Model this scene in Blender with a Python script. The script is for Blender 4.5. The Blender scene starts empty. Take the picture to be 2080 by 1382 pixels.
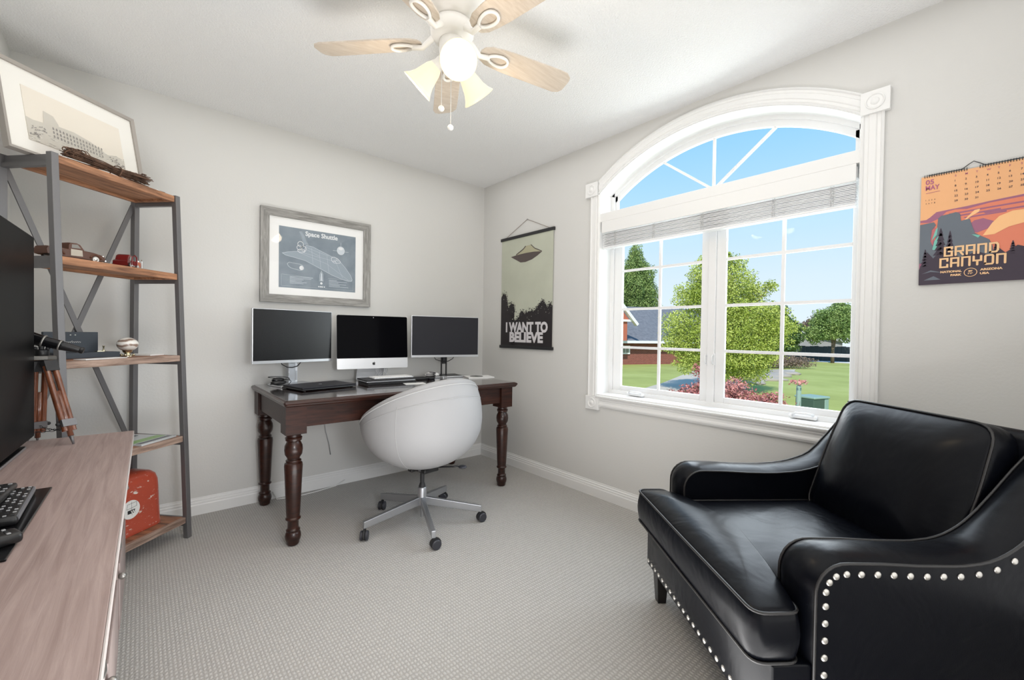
import bpy, bmesh, math, random
from mathutils import Vector, Matrix, Euler
from math import sin, cos, pi, radians, sqrt, atan2
rnd = random.Random(7)
S = bpy.context.scene
COL = S.collection

# ------------------------------------------------------------------ camera
cd = bpy.data.cameras.new('camera'); cam = bpy.data.objects.new('camera', cd); COL.objects.link(cam); S.camera = cam
YAW, PITCH, ROLL = radians(49.2196), radians(-0.8068), radians(0.8189)
F = Vector((cos(YAW)*cos(PITCH), sin(YAW)*cos(PITCH), sin(PITCH)))
R = Vector((sin(YAW), -cos(YAW), 0)); U = R.cross(F)
R2 = R*cos(ROLL)+U*sin(ROLL); U2 = -R*sin(ROLL)+U*cos(ROLL)
M = Matrix((( R2.x, U2.x, -F.x, -2.3773), (R2.y, U2.y, -F.y, -3.1703), (R2.z, U2.z, -F.z, 1.1106), (0, 0, 0, 1)))
cam.matrix_world = M
cd.sensor_width = 36; cd.sensor_fit = 'HORIZONTAL'; cd.lens = 874.36/2080*36; cd.clip_start = .02; cd.clip_end = 400

# ------------------------------------------------------------------ world, sun, lamps, exposure
W = bpy.data.worlds.new('sky'); S.world = W; W.use_nodes = True
nt = W.node_tree; bg = nt.nodes['Background']
tc = nt.nodes.new('ShaderNodeTexCoord'); sp = nt.nodes.new('ShaderNodeSeparateXYZ'); cr = nt.nodes.new('ShaderNodeValToRGB')
nt.links.new(tc.outputs['Generated'], sp.inputs[0]); nt.links.new(sp.outputs['Z'], cr.inputs[0]); nt.links.new(cr.outputs[0], bg.inputs[0])
els = cr.color_ramp.elements
els[0].position = 0.0; els[0].color = (.80, .92, 1, 1)
els[1].position = 1.0; els[1].color = (.12, .40, .95, 1)
for p, c in ((.12, (.70, .86, 1, 1)), (.25, (.50, .78, 1, 1)), (.42, (.27, .63, 1, 1)), (.6, (.18, .52, 1, 1))):
    e = els.new(p); e.color = c
bg.inputs[1].default_value = .88
def lamp(name, typ, loc, rot=(0,0,0), energy=10, color=(1,1,1), **kw):
    l = bpy.data.lights.new(name, typ); l.energy = energy; l.color = color
    for k, v in kw.items(): setattr(l, k, v)
    o = bpy.data.objects.new(name, l); o.location = loc; o.rotation_euler = rot; COL.objects.link(o); return o
def aim(o, d): o.rotation_euler = Vector(d).to_track_quat('-Z', 'Y').to_euler()
aim(lamp('sun', 'SUN', (0,0,20), energy=3.7, color=(1,.95,.86), angle=radians(1)), (.62,.38,-.75))
aim(lamp('window_daylight', 'AREA', (.8,-2.03,1.75), energy=58, color=(.90,.96,1), shape='RECTANGLE', size=1.9, size_y=1.9), (-1,.05,-.3))
aim(lamp('ceiling_fill', 'AREA', (-1.43,-1.8,2.425), energy=15, color=(1,.99,.98), shape='RECTANGLE', size=2.6, size_y=3.2), (0,0,-1))  # added soft fill panel under the ceiling, evens out floor and walls
aim(lamp('floor_fill', 'AREA', (-1.75,-2.45,.012), energy=27, color=(1,.99,.985), shape='RECTANGLE', size=1.2, size_y=1.4), (0,0,1))  # added unseen uplight at floor level, brightens the ceiling
aim(lamp('soft_fill', 'AREA', (-1.7,-3.5,1.2), energy=9, color=(.98,.99,1), shape='RECTANGLE', size=2.3, size_y=1.7), (-.10,1,-.05))
aim(lamp('desk_fill_spot', 'SPOT', (-1.95,-3.35,1.15), energy=66, color=(.93,.96,1), spot_size=radians(64), spot_blend=1.0, shadow_soft_size=.22), Vector((-1.5,0,.30))-Vector((-1.95,-3.35,1.15)))  # added fill spot near the camera, lifts the wall under the desk
S.view_settings.view_transform = 'Standard'; S.view_settings.look = 'None'; S.view_settings.gamma = 1
S.view_settings.use_curve_mapping = False; S.view_settings.exposure = 0.25
S.cycles.max_bounces = 10; S.cycles.diffuse_bounces = 5; S.cycles.transparent_max_bounces = 16

# ------------------------------------------------------------------ materials
def srgb(r, g, b):
    f = lambda c: (c/255/12.92) if c/255 <= .04045 else ((c/255+.055)/1.055)**2.4
    return (f(r), f(g), f(b), 1)
MATS = {}
def mat(name, col=(.5,.5,.5,1), rough=.5, metal=0, coat=0, emis=None, es=0, spec=.5, sheen=0, trans=0):
    m = bpy.data.materials.new(name); m.use_nodes = True; b = m.node_tree.nodes['Principled BSDF']
    b.inputs['Base Color'].default_value = col; b.inputs['Roughness'].default_value = rough; b.inputs['Metallic'].default_value = metal
    b.inputs['Coat Weight'].default_value = coat; b.inputs['Coat Roughness'].default_value = .12
    b.inputs['Specular IOR Level'].default_value = spec; b.inputs['Sheen Weight'].default_value = sheen
    if emis: b.inputs['Emission Color'].default_value = emis; b.inputs['Emission Strength'].default_value = es
    MATS[name] = m; return m
def N(m, t, **kw):
    n = m.node_tree.nodes.new(t)
    for k, v in kw.items():
        if k in n.inputs: n.inputs[k].default_value = v
        else: setattr(n, k, v)
    return n
def L(m, a, b): m.node_tree.links.new(a, b)
def coords(m, scale=(1,1,1), rot=(0,0,0), kind='Object'):
    t = N(m, 'ShaderNodeTexCoord'); mp = N(m, 'ShaderNodeMapping'); mp.inputs['Scale'].default_value = scale; mp.inputs['Rotation'].default_value = rot
    L(m, t.outputs[kind], mp.inputs[0]); return mp.outputs[0]
def bump(m, src, strength, dist=.01, add=None):
    b = N(m, 'ShaderNodeBump'); b.inputs['Strength'].default_value = strength; b.inputs['Distance'].default_value = dist
    L(m, src, b.inputs['Height'])
    if add: L(m, add.outputs[0], b.inputs['Normal'])
    L(m, b.outputs[0], m.node_tree.nodes['Principled BSDF'].inputs['Normal']); return b
def ramp(m, src, stops, sock='Base Color'):
    r = N(m, 'ShaderNodeValToRGB'); L(m, src, r.inputs[0]); e = r.color_ramp.elements
    e[0].position, e[0].color = stops[0]; e[1].position, e[1].color = stops[-1]
    for p, c in stops[1:-1]: x = e.new(p); x.color = c
    if sock: L(m, r.outputs[0], m.node_tree.nodes['Principled BSDF'].inputs[sock])
    return r
def noise(m, vec, scale=5, detail=4, rough=.5, dist=0):
    n = N(m, 'ShaderNodeTexNoise'); n.inputs['Scale'].default_value = scale; n.inputs['Detail'].default_value = detail
    n.inputs['Roughness'].default_value = rough; n.inputs['Distortion'].default_value = dist; L(m, vec, n.inputs['Vector']); return n.outputs['Fac']

m = mat('wall_paint', (.66,.655,.635,1), .85); bump(m, noise(m, coords(m), 90, 3), .12, .004)
m = mat('ceiling_texture', (.87,.87,.865,1), .95)
v = coords(m); bump(m, noise(m, v, 130, 3, .6), .55, .012)
m = mat('white_trim', (.82,.82,.81,1), .38)
m = mat('white_vinyl', (.84,.84,.84,1), .3)
m = mat('white_jamb', (.86,.86,.85,1), .5)
# carpet: rows of small loops
m = mat('carpet', (.4,.37,.34,1), .97, sheen=.2)
v = coords(m, (1,1,1), (0,0,radians(0)))
w1 = N(m, 'ShaderNodeTexWave', wave_type='BANDS', bands_direction='X'); w1.inputs['Scale'].default_value = 26; w1.inputs['Distortion'].default_value = 1.2; w1.inputs['Detail'].default_value = 1; w1.inputs['Detail Scale'].default_value = 4; L(m, v, w1.inputs['Vector'])
w2 = N(m, 'ShaderNodeTexWave', wave_type='BANDS', bands_direction='Y'); w2.inputs['Scale'].default_value = 17; w2.inputs['Distortion'].default_value = 2.0; w2.inputs['Detail'].default_value = 1; w2.inputs['Detail Scale'].default_value = 4; L(m, v, w2.inputs['Vector'])
mx = N(m, 'ShaderNodeMath', operation='MULTIPLY'); L(m, w1.outputs['Fac'], mx.inputs[0]); L(m, w2.outputs['Fac'], mx.inputs[1])
nz = noise(m, v, 260, 2, .6); ad = N(m, 'ShaderNodeMath', operation='MULTIPLY_ADD'); L(m, nz, ad.inputs[0]); ad.inputs[1].default_value = .8; L(m, mx.outputs[0], ad.inputs[2])
ramp(m, ad.outputs[0], [(.25, (.32,.305,.285,1)), (.55, (.42,.405,.38,1)), (1.0, (.51,.495,.47,1))])
b0 = bump(m, ad.outputs[0], .38, .009)
def wood(name, dark, light, scale=(3,30,30), rough=.4, coat=0, bmp=.15, nscale=2.2, rot=(0,0,0)):
    m = mat(name, light, rough, coat=coat); v = coords(m, scale, rot)
    n = noise(m, v, nscale, 8, .62, .6); ramp(m, n, [(.3, dark), (.7, light)]); bump(m, n, bmp, .004); return m
wood('dark_cherry', (.009,.003,.002,1), (.045,.012,.006,1), rough=.32, coat=.12, bmp=.02)
wood('dark_cherry_panel', (.010,.004,.003,1), (.05,.015,.008,1), rough=.42, bmp=.02)
MATS['dark_cherry_panel'].node_tree.nodes['Principled BSDF'].inputs['Specular IOR Level'].default_value = .25
wood('dark_cherry_top', (.012,.005,.004,1), (.035,.013,.009,1), rough=.10, coat=1, bmp=.03)
wood('reclaimed_wood', (.13,.055,.028,1), (.55,.27,.14,1), scale=(2.5,22,22), rough=.6, bmp=.4)
wood('weathered_wood', (.12,.07,.05,1), (.48,.35,.28,1), scale=(2.5,25,25), rough=.7, bmp=.5)
wood('plank_wood', (.08,.04,.03,1), (.45,.2,.1,1), scale=(16,3,16), rough=.6, bmp=.4, nscale=1.6)
wood('grey_barn_frame', (.17,.165,.155,1), (.40,.39,.37,1), scale=(4,40,40), rough=.7, bmp=.5)
wood('grey_barn_upright', (.17,.165,.155,1), (.40,.39,.37,1), scale=(40,40,4), rough=.7, bmp=.5)
wood('console_top_wood', (.30,.215,.195,1), (.45,.345,.32,1), scale=(34,1.7,34), rough=.42, bmp=.2, nscale=2.0)
wood('console_body_wood', (.24,.19,.18,1), (.36,.29,.27,1), scale=(20,3,3), rough=.5, bmp=.12, nscale=1.5)
wood('oak_blade', (.50,.42,.34,1), (.64,.57,.49,1), scale=(4,50,50), rough=.45, bmp=.05, nscale=1.4)
wood('tripod_wood', (.09,.026,.012,1), (.24,.08,.038,1), scale=(30,30,4), rough=.2, coat=1, bmp=.05)
m = mat('console_edge', (.55,.5,.48,1), .4)
m = mat('shelf_steel', (.19,.185,.19,1), .42, metal=.5); bump(m, noise(m, coords(m), 60, 3), .1, .003)
mat('black_plastic', (.012,.012,.013,1), .35); mat('gloss_black', (.006,.006,.007,1), .16, spec=.3)
mat('matte_black', (.02,.02,.022,1), .6); mat('screen_matte', (.003,.003,.004,1), .26, spec=.5); mat('screen_gloss', (.001,.001,.002,1), .08, spec=.05)
mat('screen_grey', (.022,.022,.028,1), .5, spec=.25)
mat('silver', (.62,.63,.65,1), .32, metal=.75); mat('aluminium', (.72,.73,.75,1), .28, metal=.5); mat('steel_grey', (.42,.43,.45,1), .38, metal=.8)
mat('chrome', (.8,.8,.8,1), .1, metal=1); mat('brass', (.62,.57,.42,1), .25, metal=1); mat('pewter', (.32,.31,.29,1), .35, metal=.8)
m = mat('white_leather', (.33,.33,.335,1), .55, spec=.3); bump(m, noise(m, coords(m), 220, 2), .06, .002)
m = mat('seam_grey', (.42,.42,.42,1), .6)
m = mat('black_leather', (.0025,.003,.005,1), .34, spec=.05, coat=.22)
m.node_tree.nodes['Principled BSDF'].inputs['Coat Roughness'].default_value = .24
v = coords(m); n1 = noise(m, v, 5.5, 3, .5, .6); n2 = noise(m, v, 330, 2)
bA = N(m, 'ShaderNodeBump'); bA.inputs['Strength'].default_value = .35; bA.inputs['Distance'].default_value = .03; L(m, n1, bA.inputs['Height'])
bump(m, n2, .12, .002, add=bA)
mat('leather_piping', (.016,.015,.015,1), .4, spec=.5)
mat('nailhead_metal', (.62,.60,.56,1), .32, metal=.85)
mat('chair_foot', (.012,.01,.01,1), .3)
mat('paper_white', (.80,.80,.79,1), .7); mat('mat_board', (.86,.86,.85,1), .7)
mat('cream_mat', (.86,.84,.79,1), .7); mat('sepia_sky', (.80,.74,.645,1), .8); mat('sepia_ink', (.30,.28,.26,1), .8); mat('sepia_mid', (.60,.565,.50,1), .8); mat('pale_frame', (.36,.33,.30,1), .5)
m = mat('blueprint', (.17,.21,.26,1), .75); ramp(m, noise(m, coords(m), 9, 5, .6), [(.3, (.17,.21,.25,1)), (.7, (.25,.30,.345,1))])  # print tone raised: haze of reflected light put into its colour
mat('chalk_line', (.60,.65,.70,1), .8); mat('chalk_fill', (.31,.365,.42,1), .8); mat('chalk_white', (.78,.80,.82,1), .8)
m = mat('poster_sky', (.50,.52,.42,1), .6); ramp(m, noise(m, coords(m), 3, 4), [(.3, (.46,.48,.39,1)), (.7, (.54,.56,.46,1))])
mat('poster_black', (.018,.014,.016,1), .6); mat('poster_ufo', (.09,.07,.065,1), .6); mat('poster_ufo_light', (.42,.40,.27,1), .6); mat('poster_white', (.66,.64,.66,1), .6)
for nme, c in dict(cal_peach=(236,178,128), cal_purple=(160,102,128), cal_orange=(226,132,104), cal_pink=(196,112,116), cal_slate=(104,112,122), cal_dark=(62,52,66), cal_teal=(120,190,176), cal_gold=(250,196,140), cal_text=(176,98,130), cal_letter=(240,198,150)).items():
    mat(nme, srgb(*c), .6)
m = mat('thin_glass'); t = m.node_tree; t.nodes.remove(t.nodes['Principled BSDF'])
tr = N(m, 'ShaderNodeBsdfTransparent'); gl = N(m, 'ShaderNodeBsdfGlossy'); gl.inputs['Roughness'].default_value = .0; lw = N(m, 'ShaderNodeLayerWeight'); lw.inputs[0].default_value = .5; pw_ = N(m, 'ShaderNodeMath', operation='POWER'); L(m, lw.outputs['Facing'], pw_.inputs[0]); pw_.inputs[1].default_value = 5; fr = N(m, 'ShaderNodeMath', operation='MULTIPLY_ADD'); L(m, pw_.outputs[0], fr.inputs[0]); fr.inputs[1].default_value = .12; fr.inputs[2].default_value = .004
ms = N(m, 'ShaderNodeMixShader'); L(m, fr.outputs[0], ms.inputs[0]); L(m, tr.outputs[0], ms.inputs[1]); L(m, gl.outputs[0], ms.inputs[2]); L(m, ms.outputs[0], t.nodes['Material Output'].inputs[0])
m = mat('picture_glass'); t = m.node_tree; t.nodes.remove(t.nodes['Principled BSDF'])
tr = N(m, 'ShaderNodeBsdfTransparent'); gl = N(m, 'ShaderNodeBsdfGlossy'); gl.inputs['Roughness'].default_value = .03; lw = N(m, 'ShaderNodeLayerWeight'); lw.inputs[0].default_value = .5; pw_ = N(m, 'ShaderNodeMath', operation='POWER'); L(m, lw.outputs['Facing'], pw_.inputs[0]); pw_.inputs[1].default_value = 5; fr = N(m, 'ShaderNodeMath', operation='MULTIPLY_ADD'); L(m, pw_.outputs[0], fr.inputs[0]); fr.inputs[1].default_value = .7; fr.inputs[2].default_value = .035
ms = N(m, 'ShaderNodeMixShader'); L(m, fr.outputs[0], ms.inputs[0]); L(m, tr.outputs[0], ms.inputs[1]); L(m, gl.outputs[0], ms.inputs[2]); L(m, ms.outputs[0], t.nodes['Material Output'].inputs[0])
mat('fan_white', (.82,.80,.76,1), .35)
mat('lamp_glass', (.6,.55,.42,1), .35, emis=(1,.82,.50,1), es=.55); mat('lamp_bulb', (1,1,1,1), .4, emis=(1,.93,.78,1), es=6)
mat('dark_rubber', (.02,.02,.021,1), .55); mat('wheel_dark', (.035,.036,.045,1), .4)
m = mat('distressed_red', (.4,.03,.02,1), .35, coat=.3)
v = coords(m, (7,7,17), (.3,.5,.2)); v2 = coords(m, (22,22,34), (.2,-.6,.3))
r1 = ramp(m, noise(m, v, 2.6, 6, .7), [(.60, (.42,.068,.036,1)), (.64, (.72,.66,.6,1))], sock=None)
r2 = ramp(m, noise(m, v2, 3, 4, .7), [(.66, (0,0,0,1)), (.69, (1,1,1,1))], sock=None)
mxc = N(m, 'ShaderNodeMix', data_type='RGBA'); L(m, r2.outputs[0], mxc.inputs[0]); L(m, r1.outputs[0], mxc.inputs[6]); mxc.inputs[7].default_value = (.7,.64,.58,1)
L(m, mxc.outputs[2], m.node_tree.nodes['Principled BSDF'].inputs['Base Color'])
mat('sticker_white', (.75,.75,.73,1), .5)
mat('truck_brown', (.11,.042,.022,1), .3, spec=.35); mat('truck_pale', (.55,.5,.42,1), .4); mat('car_red', (.16,.012,.012,1), .25, spec=.4); mat('tyre_white', (.8,.8,.78,1), .5)
mat('car_glass', (.25,.24,.22,1), .1); mat('car_orange', (.5,.13,.06,1), .4)
m = mat('twig', (.12,.06,.035,1), .8); ramp(m, noise(m, coords(m), 40, 3), [(.3, (.05,.025,.015,1)), (.7, (.20,.11,.07,1))])
m = mat('shell_marble', (.7,.66,.6,1), .15, coat=.8)
wv = N(m, 'ShaderNodeTexWave', wave_type='BANDS', bands_direction='Z'); wv.inputs['Scale'].default_value = 12; wv.inputs['Distortion'].default_value = 6; wv.inputs['Detail'].default_value = 4; L(m, coords(m), wv.inputs['Vector'])
ramp(m, wv.outputs['Fac'], [(.15, (.28,.20,.16,1)), (.4, (.62,.56,.5,1)), (.75, (.82,.8,.76,1))])
mat('box_slate', (.035,.045,.06,1), .5); mat('gilt_text', (.6,.6,.58,1), .4)
mat('magazine', (.55,.58,.6,1), .3); mat('magazine_green', (.25,.42,.16,1), .35); mat('magazine_dark', (.06,.07,.09,1), .3)
mat('tv_black', (.005,.005,.0055,1), .35, spec=.03); mat('key_grey', (.40,.40,.41,1), .4); mat('remote_silver', (.45,.46,.5,1), .3, metal=.6)
mat('blind_white', (.82,.82,.83,1), .5); mat('blind_cord', (.6,.6,.6,1), .7)
# outdoors
m = mat('lawn_grass', (.2,.4,.06,1), .95); ramp(m, noise(m, coords(m), .35, 6, .7), [(.3, (.27,.30,.07,1)), (.55, (.35,.385,.10,1)), (.8, (.44,.46,.16,1))])
m = mat('concrete', (.52,.46,.38,1), .9); mat('pale_concrete', (.68,.66,.62,1), .9)
def leafmat(n, a, b):
    m = mat(n, a, .6); ramp(m, noise(m, coords(m), 1.7, 3), [(.35, a), (.65, b)])
leafmat('leaf_spring', (.30,.38,.05,1), (.52,.58,.14,1)); leafmat('leaf_green', (.15,.24,.06,1), (.30,.40,.12,1)); leafmat('leaf_dark', (.05,.10,.02,1), (.12,.20,.05,1)); leafmat('leaf_pink', (.34,.10,.10,1), (.60,.29,.26,1))
mat('bark', (.16,.12,.09,1), .9); mat('twig_brown', (.22,.16,.12,1), .9)
m = mat('red_brick', (.28,.06,.04,1), .9); br = N(m, 'ShaderNodeTexBrick'); br.inputs['Color1'].default_value = (.20,.05,.035,1); br.inputs['Color2'].default_value = (.26,.07,.05,1); br.inputs['Mortar'].default_value = (.3,.2,.17,1); br.inputs['Scale'].default_value = 4; L(m, coords(m, (1,1,1), (pi/2,0,0)), br.inputs['Vector']); L(m, br.outputs[0], m.node_tree.nodes['Principled BSDF'].inputs['Base Color'])
m = mat('grey_shingle', (.15,.155,.17,1), .9); ramp(m, noise(m, coords(m), 6, 4), [(.3, (.12,.125,.14,1)), (.7, (.18,.185,.2,1))])
mat('siding_red', (.45,.13,.08,1), .8); mat('house_white', (.8,.8,.8,1), .7); mat('fence_dark', (.05,.06,.065,1), .9); mat('house_grey', (.32,.31,.31,1), .9); mat('roof_tan', (.33,.27,.23,1), .9)
mat('util_green', (.05,.09,.065,1), .6); mat('util_top', (.25,.36,.31,1), .6); mat('rock', (.36,.32,.27,1), .95)

# ------------------------------------------------------------------ mesh builder
class MB:
    def __init__(s): s.v = []; s.f = []; s.mi = []; s.mats = []
    def _m(s, m):
        if m not in s.mats: s.mats.append(m)
        return s.mats.index(m)
    def add(s, vs, fs, m):
        o = len(s.v); s.v += [tuple(x) for x in vs]; k = s._m(m)
        for f in fs: s.f.append([i+o for i in f]); s.mi.append(k)
    def box(s, a, b, m, mat4=None):
        (x0,y0,z0), (x1,y1,z1) = a, b
        vs = [Vector(p) for p in ((x0,y0,z0),(x1,y0,z0),(x1,y1,z0),(x0,y1,z0),(x0,y0,z1),(x1,y0,z1),(x1,y1,z1),(x0,y1,z1))]
        if mat4: vs = [mat4 @ p for p in vs]
        s.add(vs, [(0,3,2,1),(4,5,6,7),(0,1,5,4),(1,2,6,5),(2,3,7,6),(3,0,4,7)], m)
    def bar(s, p, q, w, h, m, up=(0,0,1)):
        p, q = Vector(p), Vector(q); d = (q-p); n = d.length; d.normalize(); u = Vector(up)
        x = d.cross(u)
        if x.length < 1e-4: x = d.cross(Vector((0,1,0)))
        x.normalize(); u = x.cross(d)
        M4 = Matrix(((d.x,x.x,u.x,p.x),(d.y,x.y,u.y,p.y),(d.z,x.z,u.z,p.z),(0,0,0,1)))
        s.box((0,-w/2,-h/2),(n,w/2,h/2), m, M4)
    def rbox(s, a, b, r, m, mat4=None, seg=3):
        bm = bmesh.new(); bmesh.ops.create_cube(bm, size=1)
        for v in bm.verts: v.co = Vector([a[i] if v.co[i] < 0 else b[i] for i in range(3)])
        bmesh.ops.bevel(bm, geom=bm.edges[:], offset=r, segments=seg, affect='EDGES', profile=.5)
        bm.verts.index_update(); vs = [v.co.copy() for v in bm.verts]
        if mat4: vs = [mat4 @ p for p in vs]
        s.add(vs, [[v.index for v in f.verts] for f in bm.faces], m); bm.free()
    def prism(s, pts, fn, m, top=True, bot=True):
        # pts 2D; fn(x,y,0/1)->3D
        n = len(pts); vs = [fn(x,y,0) for x,y in pts]+[fn(x,y,1) for x,y in pts]
        fs = [(i,(i+1)%n,n+(i+1)%n,n+i) for i in range(n)]
        if bot: fs.append(list(range(n))[::-1])
        if top: fs.append([n+i for i in range(n)])
        s.add(vs, fs, m)
    def face(s, pts, m): s.add(pts, [list(range(len(pts)))], m)
    def lathe(s, prof, m, c=(0,0,0), seg=24, mat4=None, cap=True):
        vs = []; fs = []
        for r, z in prof:
            for k in range(seg):
                a = 2*pi*k/seg; vs.append(Vector((r*cos(a), r*sin(a), z)))
        for i in range(len(prof)-1):
            for k in range(seg):
                k2 = (k+1)%seg; fs.append((i*seg+k, i*seg+k2, (i+1)*seg+k2, (i+1)*seg+k))
        if cap: fs.append(list(range(seg))[::-1]); fs.append([(len(prof)-1)*seg+k for k in range(seg)])
        M4 = mat4 or Matrix.Identity(4); c = Vector(c)
        s.add([M4 @ v + c for v in vs], fs, m)
    def tube(s, path, r, m, seg=8, closed=False, cap=True):
        P = [Vector(p) for p in path]; n = len(P); vs = []; fs = []; prev = None
        for i, p in enumerate(P):
            if closed: t = P[(i+1)%n]-P[i-1]
            else: t = P[min(i+1,n-1)]-P[max(i-1,0)]
            t.normalize()
            if prev is None:
                x = t.cross(Vector((0,0,1)));
                if x.length < .1: x = t.cross(Vector((1,0,0)))
            else: x = prev - t*prev.dot(t)
            x.normalize(); prev = x; y = t.cross(x); rr = r[i] if isinstance(r, (list,tuple)) else r
            for k in range(seg): a = 2*pi*k/seg; vs.append(p+x*rr*cos(a)+y*rr*sin(a))
        for i in range(n if closed else n-1):
            j = (i+1)%n
            for k in range(seg): k2 = (k+1)%seg; fs.append((i*seg+k, i*seg+k2, j*seg+k2, j*seg+k))
        if cap and not closed: fs.append(list(range(seg))[::-1]); fs.append([(n-1)*seg+k for k in range(seg)])
        s.add(vs, fs, m)
    def ball(s, c, r, m, seg=10, rings=6, sc=(1,1,1)):
        prof = [(r*sin(pi*i/rings)+1e-5, -r*cos(pi*i/rings)) for i in range(rings+1)]
        s.lathe(prof, m, c, seg, Matrix.Diagonal((sc[0],sc[1],sc[2],1)), cap=False)
    def build(s, name, parent=None, smooth=False, loc=None, rot=None, bevel=0, auto=None):
        me = bpy.data.meshes.new(name); me.from_pydata(s.v, [], s.f)
        for mm in s.mats: me.materials.append(MATS[mm])
        me.polygons.foreach_set('material_index', s.mi)
        bm = bmesh.new(); bm.from_mesh(me); bmesh.ops.recalc_face_normals(bm, faces=bm.faces[:]); bm.to_mesh(me); bm.free()
        if smooth: me.polygons.foreach_set('use_smooth', [True]*len(me.polygons))
        me.update()
        if smooth and auto is not None: me.set_sharp_from_angle(angle=radians(auto))
        o = bpy.data.objects.new(name, me); COL.objects.link(o)
        if parent: o.parent = parent
        if loc: o.location = loc
        if rot: o.rotation_euler = rot
        if bevel:
            b = o.modifiers.new('bevel', 'BEVEL'); b.width = bevel; b.segments = 2; b.limit_method = 'ANGLE'
        return o
def tag(o, label=None, cat=None, group=None, kind=None):
    if label: o['label'] = label
    if cat: o['category'] = cat
    if group: o['group'] = group
    if kind: o['kind'] = kind
    return o
def thing(name, label, cat, loc=(0,0,0), rz=0, group=None, kind=None):
    o = bpy.data.objects.new(name, None); o.empty_display_size = .05; o.location = loc; o.rotation_euler = (0,0,rz); COL.objects.link(o)
    return tag(o, label, cat, group, kind)
def struct(mb, name, label=None, **kw): return tag(mb.build(name, **kw), kind='structure', label=label, cat=None)
# flat text: outlines of the built-in font as thin faces; fn(x,y)->3D
def text(mb, s, size, fn, m, bold=0, width=None, align='L', thick=.0004, space=1, shear=0):
    cu = bpy.data.curves.new('t', 'FONT'); cu.body = s; cu.size = size; cu.offset = bold; cu.resolution_u = 3; cu.space_character = space; cu.fill_mode = 'FRONT'; cu.shear = shear
    o = bpy.data.objects.new('t', cu); me = bpy.data.meshes.new_from_object(o)
    xs = [v.co.x for v in me.vertices]
    if xs:
        a, b = min(xs), max(xs); sc = (width/(b-a)) if width else 1
        off = {'L': a, 'C': (a+b)/2, 'R': b}[align]
        mb.add([fn((v.co.x-off)*sc, v.co.y) for v in me.vertices], [list(p.vertices) for p in me.polygons], m)
    bpy.data.objects.remove(o); bpy.data.meshes.remove(me); bpy.data.curves.remove(cu)
# flat ribbon along a 2D polyline
def ribbon(mb, pts, w, fn, m, closed=False):
    P = [Vector(p) for p in pts]; n = len(P); vs = []; fs = []
    for i, p in enumerate(P):
        if closed: t0 = (P[i]-P[i-1]).normalized(); t1 = (P[(i+1)%n]-P[i]).normalized()
        else:
            t0 = (P[i]-P[i-1]).normalized() if i else None; t1 = (P[i+1]-P[i]).normalized() if i < n-1 else None
            t0 = t0 or t1; t1 = t1 or t0
        t = (t0+t1); t = t.normalized() if t.length > 1e-4 else t1
        nn = Vector((-t.y, t.x)); k = 1/max(.45, nn.dot(Vector((-t1.y, t1.x))))
        a = p+nn*w/2*k; b = p-nn*w/2*k; vs += [fn(a.x, a.y), fn(b.x, b.y)]
    for i in range(n if closed else n-1):
        j = (i+1)%n; fs.append((2*i, 2*i+1, 2*j+1, 2*j))
    mb.add(vs, fs, m)

# ================================================================== SETTING
H = 2.44; XL = -2.855; YF = -3.56
mb = MB(); mb.box((XL-.1,YF-.1,-.1),(.12,.1,0),'carpet'); struct(mb, 'floor', 'grey beige ribbed loop carpet over the whole room')
mb = MB(); mb.box((XL-.1,YF-.1,H),(.3,.3,H+.12),'ceiling_texture'); struct(mb, 'ceiling', 'white textured ceiling')
mb = MB(); mb.box((XL-.1,0,0),(.0,.12,H),'wall_paint'); struct(mb, 'wall_back')
mb = MB(); mb.box((XL-.1,YF-.1,0),(XL,0,H),'wall_paint'); struct(mb, 'wall_left')
mb = MB(); mb.box((XL,YF-.1,0),(0,YF,H),'wall_paint'); struct(mb, 'wall_front')
# window wall with an arched opening
WY0, WY1, ZB, ZS, ZP = -2.732, -1.318, .700, 2.083, 2.321     # opening, spring line, peak
YC = (WY0+WY1)/2; HW = (WY1-WY0)/2; RISE = ZP-ZS; RA = (HW*HW+RISE*RISE)/(2*RISE); ZC = ZP-RA
def arc(rad, n=36, hw=None, zc=None):
    zc = ZC if zc is None else zc; hw = HW if hw is None else hw
    a = math.asin(min(1, hw/rad)); return [(YC + rad*sin(-a+2*a*i/n), zc+rad*cos(-a+2*a*i/n)) for i in range(n+1)]
mb = MB(); TW = .16
fn = lambda y,z,k: (0 if k == 0 else TW, y, z)
A = arc(RA)
mb.box((0,WY1,0),(TW,.12,H),'wall_paint'); mb.box((0,YF-.1,0),(TW,WY0,H),'wall_paint'); mb.box((0,WY0,0),(TW,WY1,ZB),'wall_paint')
for i in range(len(A)-1):
    (y0,z0),(y1,z1) = A[i],A[i+1]
    mb.add([(0,y0,z0),(0,y1,z1),(0,y1,H),(0,y0,H),(TW,y0,z0),(TW,y1,z1),(TW,y1,H),(TW,y0,H)], [(0,1,2,3),(4,7,6,5),(0,4,5,1)], 'wall_paint')
struct(mb, 'wall_right')
def baseboard(name, p, q, nrm):
    # stepped profile (out, up)
    prof = [(0,0),(.014,0),(.014,.058),(.011,.064),(.011,.074),(.008,.078),(.008,.088),(.004,.092),(.003,.102),(0,.102)]
    p, q, nrm = Vector(p), Vector(q), Vector(nrm); mb = MB()
    vs = [p+nrm*a+Vector((0,0,b)) for a,b in prof]+[q+nrm*a+Vector((0,0,b)) for a,b in prof]; n = len(prof)
    mb.add(vs, [(i,(i+1)%n,n+(i+1)%n,n+i) for i in range(n)]+[list(range(n)),[n+i for i in range(n)]], 'white_trim')
    struct(mb, name)
baseboard('baseboard_back', (XL,0,0),(0,0,0),(0,-1,0)); baseboard('baseboard_right', (0,0,0),(0,YF,0),(-1,0,0))
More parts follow.
